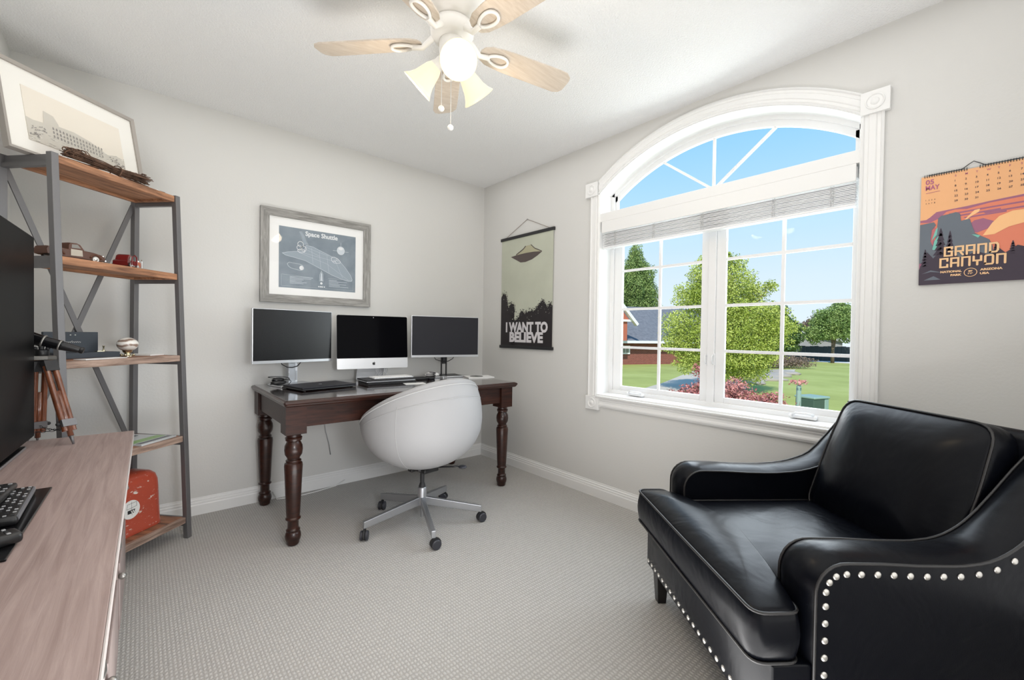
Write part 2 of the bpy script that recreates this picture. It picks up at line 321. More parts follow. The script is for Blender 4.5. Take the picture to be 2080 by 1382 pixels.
baseboard('baseboard_left', (XL,0,0),(XL,YF,0),(1,0,0)); baseboard('baseboard_front', (XL,YF,0),(0,YF,0),(0,1,0))

# ---- window
win = thing('window_1', 'white arched window with two casements and a fan light', None, (0,YC,0), 0, kind='structure')
del win['label']; win['label'] = 'white arched window with two casements and a fan light'
def wb(mb, name, bevel=0, smooth=False, lab=None):
    o = mb.build(name, parent=win, bevel=bevel, smooth=smooth); o.location = (0,-YC,0)
    if lab: o['label'] = lab
    return o
# jamb lining (white reveal)
mb = MB(); JT = .008
loop = [(WY0,ZB),(WY0,ZS)] + arc(RA)[1:-1] + [(WY1,ZS),(WY1,ZB)]
ctr = Vector((YC,1.5))
def inw(i):
    p = Vector(loop[i]); a_ = Vector(loop[i-1]); b_ = Vector(loop[(i+1)%len(loop)])
    n1 = (p-a_).normalized(); n2 = (b_-p).normalized(); n1 = Vector((n1.y,-n1.x)); n2 = Vector((n2.y,-n2.x)); n_ = n1+n2; n_.normalize(); return p+n_*JT/max(.5,n_.dot(n1))
for i in range(len(loop)):
    (y0,z0),(y1,z1) = loop[i], loop[(i+1)%len(loop)]; u0,u1 = inw(i), inw((i+1)%len(loop))
    mb.add([(-.009,y0,z0),(-.009,y1,z1),(-.009,u1.x,u1.y),(-.009,u0.x,u0.y),(TW+.01,y0,z0),(TW+.01,y1,z1),(TW+.01,u1.x,u1.y),(TW+.01,u0.x,u0.y)], [(0,1,2,3),(4,5,6,7),(3,2,6,7),(0,1,5,4)], 'white_jamb')
wb(mb, 'jamb')
# casings: fluted side pieces, arch and apron
def casing_profile(t, w):   # offset out of the wall across 0..w
    return [(0,0),(0,.014),(.1*w,.018),(.16*w,.012),(.30*w,.010),(.36*w,.015),(.64*w,.015),(.70*w,.010),(.84*w,.012),(.9*w,.018),(w,.014),(w,0)]
def side_casing(y0, y1, z0, z1, name):
    mb = MB(); pr = casing_profile(0, y1-y0); n = len(pr)
    vs = [(-b, y0+a, z0) for a,b in pr]+[(-b, y0+a, z1) for a,b in pr]
    mb.add(vs, [(i,(i+1)%n,n+(i+1)%n,n+i) for i in range(n)]+[list(range(n)),[n+i for i in range(n)]], 'white_trim'); wb(mb, name)
side_casing(-2.805,-2.728,.69,2.08,'casing'); side_casing(-1.322,-1.245,.69,2.07,'casing')
mb = MB(); pr = casing_profile(0, .075); n = len(pr); hw = .712; NA = 40
vs = []
for i in range(NA+1):
    y = -hw+2*hw*i/NA
    for a,b in pr:
        rr = RA+a-.004; vs.append((-b, YC+y, ZC+sqrt(rr*rr-y*y)))
fs = []
for i in range(NA):
    for k in range(n): k2 = (k+1)%n; fs.append((i*n+k, i*n+k2, (i+1)*n+k2, (i+1)*n+k))
fs += [list(range(n)), [NA*n+k for k in range(n)]]; mb.add(vs, fs, 'white_trim'); wb(mb, 'arch_casing')
mb = MB(); prz = [(0,0),(.012,0),(.018,.012),(.018,.020),(.010,.028),(.010,.040),(.016,.048),(.016,.058),(.026,.062),(.030,.070),(.030,.076),(0,.076)]
vs = [(-a,-2.73,.622+b) for a,b in prz]+[(-a,-1.325,.622+b) for a,b in prz]; n = len(prz)
mb.add(vs, [(i,(i+1)%n,n+(i+1)%n,n+i) for i in range(n)]+[list(range(n)),[n+i for i in range(n)]], 'white_trim'); wb(mb, 'apron')
for (y0,y1,z0,z1) in ((-2.823,-2.724,2.072,2.168),(-1.308,-1.205,2.064,2.160),(-1.345,-1.236,.600,.692),(-2.823,-2.724,.600,.692)):
    mb = MB(); mb.rbox((-.024,y0,z0),(0,y1,z1),.002,'white_trim'); yc, zc = (y0+y1)/2,(z0+z1)/2
    pf = [(.034,0),(.033,.004),(.029,.005),(.026,.001),(.016,.001),(.012,.005),(.006,.007),(.0005,.0075)]
    mb.lathe(pf, 'white_trim', (-.024,yc,zc), 28, Matrix.Rotation(-pi/2,4,'Y'), cap=False); wb(mb, 'corner_block', smooth=False)
mb = MB(); mb.rbox((-.006,WY0,1.880),(.16,WY1,1.938),.003,'white_trim'); wb(mb, 'transom')
mb = MB(); mb.rbox((-.012,WY0,ZB-.012),(.13,WY1,ZB),.003,'white_trim'); wb(mb, 'stool', lab='white window stool board')
# sashes
FX0, FX1 = .115, .158
def frame_rect(mb, y0,y1,z0,z1,w, x0=FX0,x1=FX1,m='white_vinyl'):
    mb.box((x0,y0,z0),(x1,y0+w,z1),m); mb.box((x0,y1-w,z0),(x1,y1,z1),m); mb.box((x0,y0+w,z0),(x1,y1-w,z0+w),m); mb.box((x0,y0+w,z1-w),(x1,y1-w,z1),m)
mb = MB(); frame_rect(mb, WY0,WY1,ZB,1.882,.034); mb.box((FX0,-2.058,ZB+.03),(FX1,-2.016,1.86),'white_vinyl'); wb(mb,'window_frame', bevel=.003)
def sash(y0,y1,gy0,gy1,my):
    s = MB(); x0,x1 = .128,.150
    zt, zb = 1.85, ZB+.03; g0, g1 = .765, 1.83
    s.box((x0,y0,zb),(x1,gy0,zt),'white_vinyl'); s.box((x0,gy1,zb),(x1,y1,zt),'white_vinyl'); s.box((x0,gy0,zb),(x1,gy1,g0),'white_vinyl'); s.box((x0,gy0,g1),(x1,gy1,zt),'white_vinyl')
    so = wb(s,'sash', bevel=.003)
    g = MB()
    g.box((.134,my-.008,g0),(.146,my+.008,g1),'white_vinyl')
    for z in (1.553,1.290,1.030): g.box((.1345,gy0,z-.008),(.1455,gy1,z+.008),'white_vinyl')
    o = wb(g,'muntins')
    p = MB(); p.box((.138,gy0-.004,g0-.004),(.1405,gy1+.004,g1+.004),'thin_glass'); wb(p,'pane')
sash(-1.997+.0-.019, -1.352, -1.970, -1.417, -1.697)
sash(-2.700, -2.058, -2.680, -2.110, -2.394)
# arched light
mb = MB()
def arch_ring(mb, rin, rout, zbot, x0, x1, m):
    a1 = arc(rout, 36, min(HW-.002, HW)); n = len(a1); vs = []; 
    for (y,z) in a1:
        k = (y-YC)/HW; yi = YC+(HW-(rout-rin))*k; zi = ZC+sqrt(max(0,rin*rin-(yi-YC)**2))
        vs += [(x0,y,z),(x0,yi,zi),(x1,yi,zi),(x1,y,z)]
    fs = []
    for i in range(n-1):
        a,b = i*4,(i+1)*4
        for k in range(4): fs.append((a+k,a+(k+1)%4,b+(k+1)%4,b+k))
    fs += [(0,1,2,3), ((n-1)*4,(n-1)*4+1,(n-1)*4+2,(n-1)*4+3)]; mb.add(vs, fs, m); return vs[1], vs[-3]
pL, pR = arch_ring(mb, RA-.028, RA, 0, FX0, FX1, 'white_vinyl')
mb.box((FX0,WY0,1.936),(FX1,WY0+.034,ZS+.012),'white_vinyl'); mb.box((FX0,WY1-.034,1.936),(FX1,WY1,ZS+.012),'white_vinyl'); mb.box((FX0,WY0,1.936),(FX1,WY1,1.955),'white_vinyl')
wb(mb,'arch_frame')
mb = MB(); arch_ring(mb, RA-.060, RA-.026, 0, .128, .150, 'white_vinyl')
mb.box((.128,WY0+.02,1.95),(.150,WY0+.050,2.075),'white_vinyl'); mb.box((.128,WY1-.050,1.95),(.150,WY1-.02,2.075),'white_vinyl'); mb.box((.128,WY0+.03,1.953),(.150,WY1-.03,1.982),'white_vinyl')
wb(mb,'arch_sash')
mb = MB(); cy = YC
for ang, ln in ((0,.305),(52,.42),(-52,.42)):
    d = Vector((0,sin(radians(ang)),cos(radians(ang)))); p = Vector((.140,cy,1.965)); 
    q = p + d*(ln if ang == 0 else .405)
    mb.bar(p, q, .014, .012, 'white_vinyl', up=(1,0,0))
wb(mb,'arch_muntins')
mb = MB(); pts = [(YC-HW+.04,1.97)]+[(y,z) for y,z in arc(RA-.045, 30, HW-.04)]+[(YC+HW-.04,1.97)]
mb.prism(pts, lambda y,z,k:(.138+.0025*k,y,z), 'thin_glass'); wb(mb,'arch_pane')
# latches and cranks
for y in (-2.014,-2.054):
    mb = MB(); mb.rbox((.118,y-.008,.945),(.128,y+.008,1.015),.003,'white_vinyl')
    mb.tube([(.118,y,1.005),(.098,y,1.0),(.094,y,.98),(.098,y,.96),(.112,y,.955)], .004,'white_vinyl'); wb(mb,'latch',smooth=True)
for y in (-1.56,-2.51):
    mb = MB(); mb.rbox((.085,y-.055,.712),(.118,y+.055,.73),.006,'white_vinyl'); mb.tube([(.09,y-.045,.735),(.075,y-.02,.742),(.075,y+.03,.74),(.08,y+.045,.728)],.006,'white_vinyl'); mb.ball((.08,y+.05,.726),.009,'white_vinyl'); wb(mb,'crank_handle',smooth=True)
# blind: raised horizontal slat blind
bl = thing('window_blind', 'white slatted blind drawn up under the arched light', 'blind', (.02,YC,1.85))
o = MB(); o.rbox((-.028,-.688,-.047),(-.018,.688,.030),.003,'white_trim'); o.build('valance', parent=bl)
o = MB(); o.box((-.015,-.69,-.03),(.04,.69,.02),'blind_white'); o.build('headrail', parent=bl)
o = MB(); zt = -.050
for i in range(12): z = zt-.0074*i; k = (-.0015,.0025,.0)[i%3]; o.add([(-.014+k,-.684,z-.0042),(-.014+k,.684,z-.0042),(.036,.684,z+.001),(.036,-.684,z+.001),(-.014+k,-.684,z-.0005),(-.014+k,.684,z-.0005),(.036,.684,z+.0035),(.036,-.684,z+.0035)],[(0,1,2,3),(4,5,6,7),(0,1,5,4),(1,2,6,5),(2,3,7,6),(3,0,4,7)],'blind_white')
o.build('slats', parent=bl)
o = MB(); o.rbox((-.014,-.684,-.150),(.036,.684,-.138),.003,'blind_white'); o.build('bottom_rail', parent=bl)
for y in (-.60,-.36,0,.30,.585):
    o = MB(); 
    for k in range(10):
        z = -.048-.009*k; o.tube([(-.016,y-.007,z),(-.020,y,z-.005),(-.016,y+.007,z-.009)],.0012,'blind_cord',seg=5)
    o.box((-.0155,y-.007,-.138),(-.0148,y-.0055,-.045),'blind_cord'); o.box((-.0155,y+.0055,-.138),(-.0148,y+.007,-.045),'blind_cord'); o.build('ladder_cord', parent=bl)

# ================================================================== WALL ART
# space shuttle blueprint print on the back wall (local: x right, -y to viewer)
fr = thing('framed_blueprint', 'grey barnwood framed blueprint of a space shuttle hung above the desk', 'picture', (-1.437,0,1.605))
def frame4(mb, w, h, t, d, m, y0=0, mv=None):
    # mitred frame, outer w x h, width t, depth d
    o = [(-w/2,-h/2),(w/2,-h/2),(w/2,h/2),(-w/2,h/2)]; i = [(-w/2+t,-h/2+t),(w/2-t,-h/2+t),(w/2-t,h/2-t),(-w/2+t,h/2-t)]
    for k in range(4):
        a,b = o[k],o[(k+1)%4]; c,e = i[(k+1)%4],i[k]
        vs = [(a[0],y0,a[1]),(b[0],y0,b[1]),(c[0],y0,c[1]),(e[0],y0,e[1]),(a[0],y0-d,a[1]),(b[0],y0-d,b[1]),(c[0],y0-d*.8,c[1]),(e[0],y0-d*.8,e[1])]
        mb.add(vs, [(0,1,2,3),(4,5,6,7),(0,1,5,4),(2,3,7,6),(1,2,6,5),(3,0,4,7)], (mv or m) if k%2 else m)
mb = MB(); frame4(mb, .725, .615, .052, .028, 'grey_barn_frame', mv='grey_barn_upright'); mb.build('frame', parent=fr)
mb = MB(); mb.box((-.32,-.012,-.26),(.32,-.004,.26),'mat_board'); mb.build('mount_board', parent=fr)
pw, ph = .506, .405
mb = MB(); mb.box((-pw/2,-.0132,-ph/2-.004),(pw/2,-.0122,ph/2-.004),'blueprint')
def G(x,y,l=0): return (x, -.0136-.0003*l, y-.004)     # x,y centred on print
def P2(px,py):   # coordinates read off the print, 0..1 from its lower left corner
    return ((px-.5)*pw, (py-.5)*ph)
g1 = lambda x,y: G(x,y,0); g2 = lambda x,y: G(x,y,1); g3 = lambda x,y: G(x,y,2)
body = [(.04,.56),(.10,.585),(.22,.615),(.30,.63),(.33,.73),(.36,.735),(.42,.72),(.55,.655),(.66,.60),(.72,.585),(.77,.54),(.86,.42),(.93,.30),(.955,.23),(.945,.195),(.90,.19),(.80,.22),(.68,.27),(.55,.345),(.42,.42),(.32,.475),(.20,.505),(.08,.53)]
mb.prism([P2(*p) for p in body], lambda x,y,k: G(x,y,0) if k else (x,-.0133,y-.004), 'chalk_fill')
ribbon(mb, [P2(*p) for p in body], .0022, g2, 'chalk_line', True)
fin = [(.245,.945),(.275,.955),(.30,.90),(.335,.80),(.365,.735),(.30,.745),(.27,.85)]
mb.face([G(*P2(*p),1) for p in fin][::-1], 'chalk_fill'); ribbon(mb, [P2(*p) for p in fin], .0018, g2, 'chalk_line', True)
def ell(cx,cy,rx,ry,n=22): return [P2(cx+rx*cos(2*pi*i/n), cy+ry*sin(2*pi*i/n)) for i in range(n)]
for c in ((.26,.74,.035,.045),(.245,.68,.03,.04),(.30,.67,.03,.045),(.27,.63,.045,.03)):
    ribbon(mb, ell(*c), .003, g3, 'chalk_white', True)
for a in (((.33,.70),(.62,.60)),((.30,.60),(.70,.52)),((.40,.70),(.42,.43)),((.50,.66),(.52,.37)),((.60,.61),(.63,.31)),((.24,.60),(.60,.46)),((.60,.46),(.90,.21)),((.70,.57),(.82,.24)),((.34,.66),(.50,.58))):
    ribbon(mb, [P2(*p) for p in a], .0011, g2, 'chalk_line')
wcl = [(.66,.575),(.70,.595),(.745,.575),(.785,.525),(.78,.50),(.73,.49),(.69,.495),(.665,.53)]
ribbon(mb, [P2(*p) for p in wcl], .0026, g3, 'chalk_white', True)
for a in (((.69,.54),(.73,.50)),((.72,.56),(.76,.52)),((.68,.51),(.74,.54))): ribbon(mb, [P2(*p) for p in a], .002, g3, 'chalk_white')
# front view, tank, launch stack
mb.face([g1(*p) for p in ell(.79,.72,.052,.072)], 'chalk_line'); ribbon(mb, ell(.79,.72,.052,.072), .0016, g2, 'chalk_white', True); mb.face([g2(*p) for p in ell(.79,.755,.03,.025)], 'chalk_white')
for a in (((.79,.79),(.79,.86)),((.68,.71),(.74,.71)),((.84,.71),(.90,.71))): ribbon(mb, [P2(*p) for p in a], .0022, g2, 'chalk_line')
ribbon(mb, [P2(*p) for p in [(.10,.395),(.12,.42),(.26,.405),(.29,.385),(.29,.32),(.26,.30),(.14,.33),(.11,.36)]], .002, g2, 'chalk_line', True); mb.face([g2(*p) for p in ell(.275,.345,.028,.038)], 'chalk_white')
ribbon(mb, [P2(*p) for p in [(.505,.155),(.51,.27),(.53,.33),(.55,.27),(.555,.155)]], .002, g2, 'chalk_line', True); mb.face([g2(*p) for p in [P2(.515,.16),P2(.545,.16),P2(.54,.27),P2(.53,.31),P2(.52,.27)]], 'chalk_line')
mb.face([g2(*p) for p in ell(.53,.115,.016,.02)], 'chalk_white')
for x in (.495,.515,.53,.545,.57): mb.face([g2(*p) for p in ell(x,.055,.008,.011,10)], 'chalk_white')
for x0,x1 in ((.04,.42),(.62,.97)):
    ribbon(mb, [P2(x0,.215),P2(x1,.20 if x0 < .5 else .21)], .001, g2, 'chalk_line')
for i in range(6):
    ribbon(mb, [P2(.13,.19-.022*i),P2((.42,.40,.30,.28,.34,.30)[i],.19-.022*i)], .0026, g2, 'chalk_line')
    ribbon(mb, [P2(.63,.185-.022*i),P2((.74,.88,.76,.87,.78,.90)[i],.185-.022*i)], .0026, g2, 'chalk_line')
for q in ([(.03,.22),(.03,.03),(.48,.03)],[(.58,.03),(.97,.03),(.97,.20)]): ribbon(mb, [P2(*p) for p in q], .0008, g2, 'chalk_line')
x0,y0 = P2(.32,.895); text(mb, 'Space Shuttle', .043, lambda x,y: G(x+x0,y+y0,2), 'chalk_white', bold=.0011, width=.215)
x1 = x0
for lx in (0.0,.017,.056,.083,.110,.131,.142,.158,.171,.186,.197,.205):  # small serifs under the letters
    mb.box((x0+lx,-.0146,y0-.004+.0000),(x0+lx+.007,-.0143,y0-.004+.0018),'chalk_white')
mb.build('print', parent=fr)
mb = MB(); mb.face([(-.318,-.020,-.26),(.318,-.020,-.26),(.318,-.020,.26),(-.318,-.020,.26)],'picture_glass'); mb.build('glass', parent=fr)

# hanging poster on the window wall
po = thing('hanging_poster', 'tall flying saucer poster on black hanger bars left of the window', 'poster', (0,-.583,1.46), -pi/2)
pw, ph = .615, .905
mb = MB()
def PG(x,y,l=0):   # gentle curl of the paper
    return (x, -.009-.004*sin((x/pw+.5)*pi)*.6-.0005*l, y)
NX = 12
vs = [PG(-pw/2+pw*i/NX, z) for z in (-ph/2, ph/2) for i in range(NX+1)]
mb.add(vs, [(i,i+1,NX+2+i,NX+1+i) for i in range(NX)], 'poster_sky')
def Q(px,py): return ((px-.5)*pw, (py-.5)*ph)
# tree line silhouette
r2 = random.Random(3); top = []
prof = [(0,.46),(.05,.50),(.10,.48),(.13,.44),(.16,.36),(.22,.40),(.28,.38),(.29,.33),(.22,.28),(.27,.23),(.34,.24),(.38,.27),(.43,.325),(.50,.30),(.58,.32),(.66,.32),(.74,.345),(.80,.40),(.84,.415),(.87,.37),(.92,.34),(.96,.38),(1,.36)]
for i in range(len(prof)-1):
    (a,b),(c,d) = prof[i],prof[i+1]
    for k in range(5):
        t = k/5; top.append((a+(c-a)*t, b+(d-b)*t+r2.uniform(-.009,.009)))
top.append((1,.36))
for i in range(len(top)-1):
    (a,b),(c,d) = top[i],top[i+1]; mb.face([PG(*Q(a,0),1),PG(*Q(c,0),1),PG(*Q(c,d),1),PG(*Q(a,b),1)],'poster_black')
for i in range(620):     # leaf clumps at the edge of the crowns
    a,b = r2.choice(top); x,y = Q(a+r2.gauss(0,.018), b+r2.gauss(-.004,.014)); s = r2.uniform(.0015,.006)
    if abs(x) < pw/2-.008: mb.face([PG(x+s*cos(t+r2.random()), y+s*sin(t), 2) for t in (0,1.2,2.4,3.7,5)],'poster_black')
for i in range(40):
    a,b = r2.choice(top); x,y = Q(a, b-r2.uniform(.02,.08)); s = r2.uniform(.0015,.004)
    if abs(x) < pw/2-.008: mb.face([PG(x+s*cos(t), y+s*sin(t), 3) for t in (0,1.5,3,4.5)],'poster_sky')
# saucer
mb.face([PG(*Q(*p),1) for p in [(.30,.842),(.44,.872),(.50,.905),(.60,.907),(.66,.872),(.80,.826),(.68,.80),(.55,.79),(.40,.81)]],'poster_ufo_light')
mb.face([PG(*Q(*p),2) for p in [(.20,.830),(.32,.838),(.50,.842),(.66,.840),(.81,.830),(.72,.800),(.62,.775),(.50,.762),(.40,.765),(.34,.785)]],'poster_ufo')
ribbon(mb, [Q(.31,.842),Q(.45,.88),Q(.50,.905)], .008, lambda x,y: PG(x,y,3), 'poster_ufo'); ribbon(mb, [Q(.60,.908),Q(.67,.87),Q(.80,.833)], .006, lambda x,y: PG(x,y,3), 'poster_ufo')
a,b = Q(.52,.135); text(mb, 'I WANT TO', .108, lambda x,y: PG(x+a,y+b,4), 'poster_white', bold=.0058, width=.50, align='C')
c_,d_ = Q(.52,.045); text(mb, 'BELIEVE', .108, lambda x,y: PG(x+c_,y+d_,4), 'poster_white', bold=.0058, width=.40, align='C')
mb.build('print', parent=po)
for z in (-ph/2-.005, ph/2+.004):
    mb = MB(); mb.rbox((-.318,-.017,z-.012),(.318,-.001,z+.012),.002,'matte_black'); mb.build('hanger_bar', parent=po)
mb = MB(); mb.tube([(-.255,-.008,ph/2+.014),(0.005,-.004,.583),(.27,-.008,ph/2+.014)],.0016,'twig_brown',seg=6); mb.ball((.005,-.004,.583),.005,'steel_grey'); mb.build('hanging_string', parent=po)

# wall calendar right of the window
ca = thing('wall_calendar', 'orange and purple spiral wall calendar hanging right of the window', 'calendar', (0,-3.065,1.545), -pi/2)
pw, ph = .285, .43
CG = lambda x,y,l=0: (x,-.0065-.0004*l,y)
def Q(px,py): return ((px-.5)*pw, (py-.5)*ph)
mb = MB(); mb.box((-pw/2,-.006,-ph/2),(pw/2,-.001,ph/2),'cal_dark'); mb.build('page_block', parent=ca)
mb = MB(); mb.face([CG(*Q(*p)) for p in ((0,0),(1,0),(1,1),(0,1))],'cal_peach')
def cf(pts, m, l): mb.face([CG(*Q(*p), l) for p in pts], m)
cf([(0,.60),(.06,.60),(.10,.62),(.16,.66),(.25,.665),(.45,.675),(.65,.69),(1,.71),(1,0),(0,0)],'cal_purple',1)
cf([(0,.58),(.05,.575),(.10,.57),(.19,.60),(.26,.65),(.34,.66),(.45,.65),(.65,.675),(1,.69),(1,.30),(.5,.30),(0,.45)],'cal_orange',2)
for k,(y,a,b) in enumerate(((.63,.28,.62),(.605,.34,.75),(.58,.42,.8),(.64,.55,1.0),(.60,.60,1.0))): cf([(a,y),(b,y+.012),(b,y-.002),(a+.02,y-.012)],'cal_purple',2.6+.06*k)
cf([(.42,.47),(.52,.54),(.60,.55),(.70,.51),(.66,.46),(.55,.43)],'cal_purple',3.2); cf([(.02,.55),(.12,.56),(.17,.50),(.13,.36),(.08,.34)],'cal_pink',3)
cf([(.40,.50),(.47,.57),(.56,.61),(.57,.635),(.52,.63),(.44,.565),(.39,.51)],'cal_gold',4); cf([(.60,.40),(.68,.50),(.74,.55),(.85,.58),(1,.58),(1,.48),(.82,.45),(.70,.40)],'cal_gold',4)
cf([(.58,.28),(.66,.34),(.80,.36),(1,.40),(1,.20),(.60,.20)],'cal_orange',5)
cf([(.14,.30),(.17,.50),(.18,.60),(.21,.62),(.28,.625),(.35,.635),(.39,.615),(.40,.55),(.43,.555),(.48,.56),(.50,.50),(.53,.43),(.58,.40),(.66,.36),(.69,.30),(.70,.20),(.14,.20)],'cal_slate',6)
cf([(0,.56),(.14,.57),(.16,.54),(.12,.50),(.11,.40),(.14,.33),(.14,.20),(0,.20)],'cal_slate',6)
cf([(.13,.32),(.15,.40),(.19,.44),(.17,.36),(.19,.30)],'cal_teal',7); cf([(.12,.40),(.17,.45),(.18,.52),(.16,.50)],'cal_teal',7); cf([(.50,.42),(.58,.405),(.56,.385)],'cal_teal',7)
cf([(.0,.14),(.08,.30),(.16,.22),(.3,.28),(.42,.22),(.55,.27),(.68,.22),(.72,.30),(.80,.235),(.9,.29),(1,.26),(1,0),(0,0)],'cal_dark',8)
def fir(cx,y0,h,w):
    for k in range(6):
        t = k/6; ww = w*(1-t*.85); y = y0+h*t; cf([(cx-ww,y),(cx+ww,y),(cx+ww*.25,y+h*.24),(cx,y+h*.28),(cx-ww*.25,y+h*.24)],'cal_dark',8.5)
fir(.21,.22,.26,.085); fir(.30,.22,.23,.065); fir(.06,.14,.17,.06); fir(.72,.2,.12,.05); fir(.86,.2,.12,.05); fir(.46,.2,.1,.05)
cf([(.03,.10),(.12,.13),(.25,.10),(.12,.115)],'cal_slate',9); cf([(.05,.04),(.15,.075),(.22,.04)],'cal_slate',9)
x0,y0 = Q(.045,.925); text(mb,'05',.026,lambda x,y:CG(x+x0,y+y0,3),'cal_text',bold=.0006,width=.024)
x3,y3 = Q(.045,.872); text(mb,'MAY',.026,lambda x,y:CG(x+x3,y+y3,3),'cal_text',bold=.0006,width=.040)
ribbon(mb,[Q(.05,.845),Q(.19,.85)],.0015,lambda x,y:CG(x,y,3),'cal_text')
n = 0
for row in range(6):
    for c in range(7):
        if row == 0: s = 'SMTWTFS'[c]
        else:
            n += 1; s = str(n)
            if n > 31: continue
        x4,y4 = Q(.33+.096*c, .955-.045*row); text(mb,s,.010,lambda x,y:CG(x+x4,y+y4,3),'cal_text' if row == 0 else 'cal_dark',bold=.0001)
for row in range(2):
    for c in range(4): x5,y5 = Q(.05+.028*c,.775-.03*row); text(mb,str(c+1+row*4),.007,lambda x,y:CG(x+x5,y+y5,3),'cal_dark')
# squared rounded lettering drawn with strokes
GL = dict(G=[[(1,.8),(1,1),(.0,1),(0,0),(1,0),(1,.5),(.55,.5)]], R=[[(0,0),(0,1),(1,1),(1,.45),(0,.45)],[(.55,.45),(1,0)]], A=[[(0,0),(0,1),(1,1),(1,0)],[(0,.42),(1,.42)]],
  N=[[(0,0),(0,1),(1,1),(1,0)]], D=[[(0,0),(0,1),(.8,1),(1,.8),(1,.2),(.8,0),(0,0)]], C=[[(1,.72),(1,1),(0,1),(0,0),(1,0),(1,.28)]], Y=[[(0,1),(0,.5),(1,.5),(1,1)],[(.5,.5),(.5,0)]], O=[[(0,.1),(0,.9),(.1,1),(.9,1),(1,.9),(1,.1),(.9,0),(.1,0),(0,.1)]])
def squaretext(s, x0, y0, w, h, gap, sw, m, l):
    for i, ch in enumerate(s):
        for st in GL[ch]:
            pts = [(x0+i*(w+gap)+a*w, y0+b*h) for a,b in st]
            ribbon(mb, pts, sw, lambda x,y: CG(x,y,l), m)
            for p in (pts[0], pts[-1]): mb.face([CG(p[0]+sw/2*cos(2*pi*k/10), p[1]+sw/2*sin(2*pi*k/10), l+.1) for k in range(10)], m)
x,y = Q(.255,.25); squaretext('GRAND',x,y,.0190,.032,.0105,.0062,'cal_letter',12); x,y = Q(.215,.150); squaretext('CANYON',x,y,.0190,.032,.0105,.0062,'cal_letter',12)
def ct(s,px,py,size,w,al='L'):
    a,b = Q(px,py); text(mb,s,size,lambda x,y:CG(x+a,y+b,12),'cal_letter',bold=.0006,width=w,align=al)
ct('NATIONAL',.42,.098,.0105,.058,'R'); ct('PARK',.42,.065,.0105,.030,'R'); ct('ARIZONA',.585,.098,.0105,.056); ct('USA',.585,.065,.0105,.024)
ribbon(mb,[Q(.50+.058*cos(2*pi*i/24),.088+.036*sin(2*pi*i/24)) for i in range(24)],.002,lambda x,y:CG(x,y,12),'cal_letter',True); ct('EST',.50,.094,.007,.011,'C'); ct('1919',.50,.073,.007,.013,'C')
mb.build('page', parent=ca)
mb = MB()
for i in range(40):
    xx = -pw/2+.010+(pw-.020)*i/39
    if abs(xx) < .016: continue
    mb.tube([(xx,-.003,ph/2-.006),(xx,-.009,ph/2-.003),(xx,-.009,ph/2+.005),(xx,-.003,ph/2+.007)],.0011,'matte_black',seg=5)
mb.tube([(-pw/2+.02,-.005,ph/2+.004),(-.03,-.005,ph/2+.004),(-.012,-.005,ph/2+.018),(0,-.005,ph/2+.026),(.012,-.005,ph/2+.018),(.03,-.005,ph/2+.004),(pw/2-.02,-.005,ph/2+.004)],.0014,'matte_black',seg=6)
mb.build('wire_binding', parent=ca)

# ================================================================== DESK
DZ = .763
dk = thing('desk', 'dark cherry wooden writing desk with turned legs against the back wall', 'desk', (-1.077,-.42,0))
mb = MB(); X0,X1,Y0,Y1 = -.768,.767,-.43,.41
# ogee edged top
def rrect(x0,x1,y0,y1,r,n=4):
    out = []
    for cx,cy,a0 in ((x1-r,y1-r,0),(x0+r,y1-r,90),(x0+r,y0+r,180),(x1-r,y0+r,270)):
        for k in range(n+1): a = radians(a0+90*k/n); out.append((cx+r*cos(a), cy+r*sin(a)))
    return out
rings = [(.028,-.034),(.012,-.034),(.006,-.028),(.004,-.022),(.0,-.016),(.0,-.010),(.006,-.004),(.012,-.003),(.014,0)]
base = rrect(X0,X1,Y0,Y1,.012); n = len(base); vs = []
for ins, dz in rings: vs += [(x,y,DZ+dz) for x,y in rrect(X0+ins,X1-ins,Y0+ins,Y1-ins,.012)]
fs = []
for i in range(len(rings)-1):
    for k in range(n): k2 = (k+1)%n; fs.append((i*n+k,i*n+k2,(i+1)*n+k2,(i+1)*n+k))
mb.add(vs, fs, 'dark_cherry'); mb.add(vs, [[(len(rings)-1)*n+k for k in range(n)], list(range(n))[::-1]], 'dark_cherry_top'); mb.build('tabletop', parent=dk)
legx = (-.700,.700); legy = (-.335,.335); LB = .05
for x0,y0,x1,y1 in ((-.65,-.372,.65,-.350),(-.65,.350,.65,.372),(-.737,-.285,-.715,.285),(.715,-.285,.737,.285)):
    mb = MB(); mb.box((x0,y0,.615),(x1,y1,DZ-.032),'dark_cherry_panel'); mb.build('apron', parent=dk, bevel=.002)
tp = [(.020,0),(.026,.004),(.030,.012),(.030,.02),(.036,.035),(.038,.050),(.035,.066),(.030,.074),(.033,.078),(.033,.084),(.026,.092),(.026,.13),(.030,.135),(.036,.140),(.036,.146),(.031,.152),(.033,.18),(.041,.38),(.043,.425),(.041,.438),(.034,.444),(.036,.449),(.036,.454),(.029,.460),(.030,.468),(.040,.485),(.043,.510),(.041,.532),(.033,.550),(.030,.556),(.038,.560),(.038,.567),(.040,.574),(.034,.580),(.034,.590),(.040,.594),(.040,.60)]
for x in legx:
    for y in legy:
        mb = MB(); mb.lathe([(r*1.02, z*.975) for r,z in tp],'dark_cherry',(x,y,0),28); mb.box((x-LB,y-LB,.582),(x+LB,y+LB,DZ-.032),'dark_cherry_panel')
        mb.build('leg', parent=dk, smooth=True, auto=40)

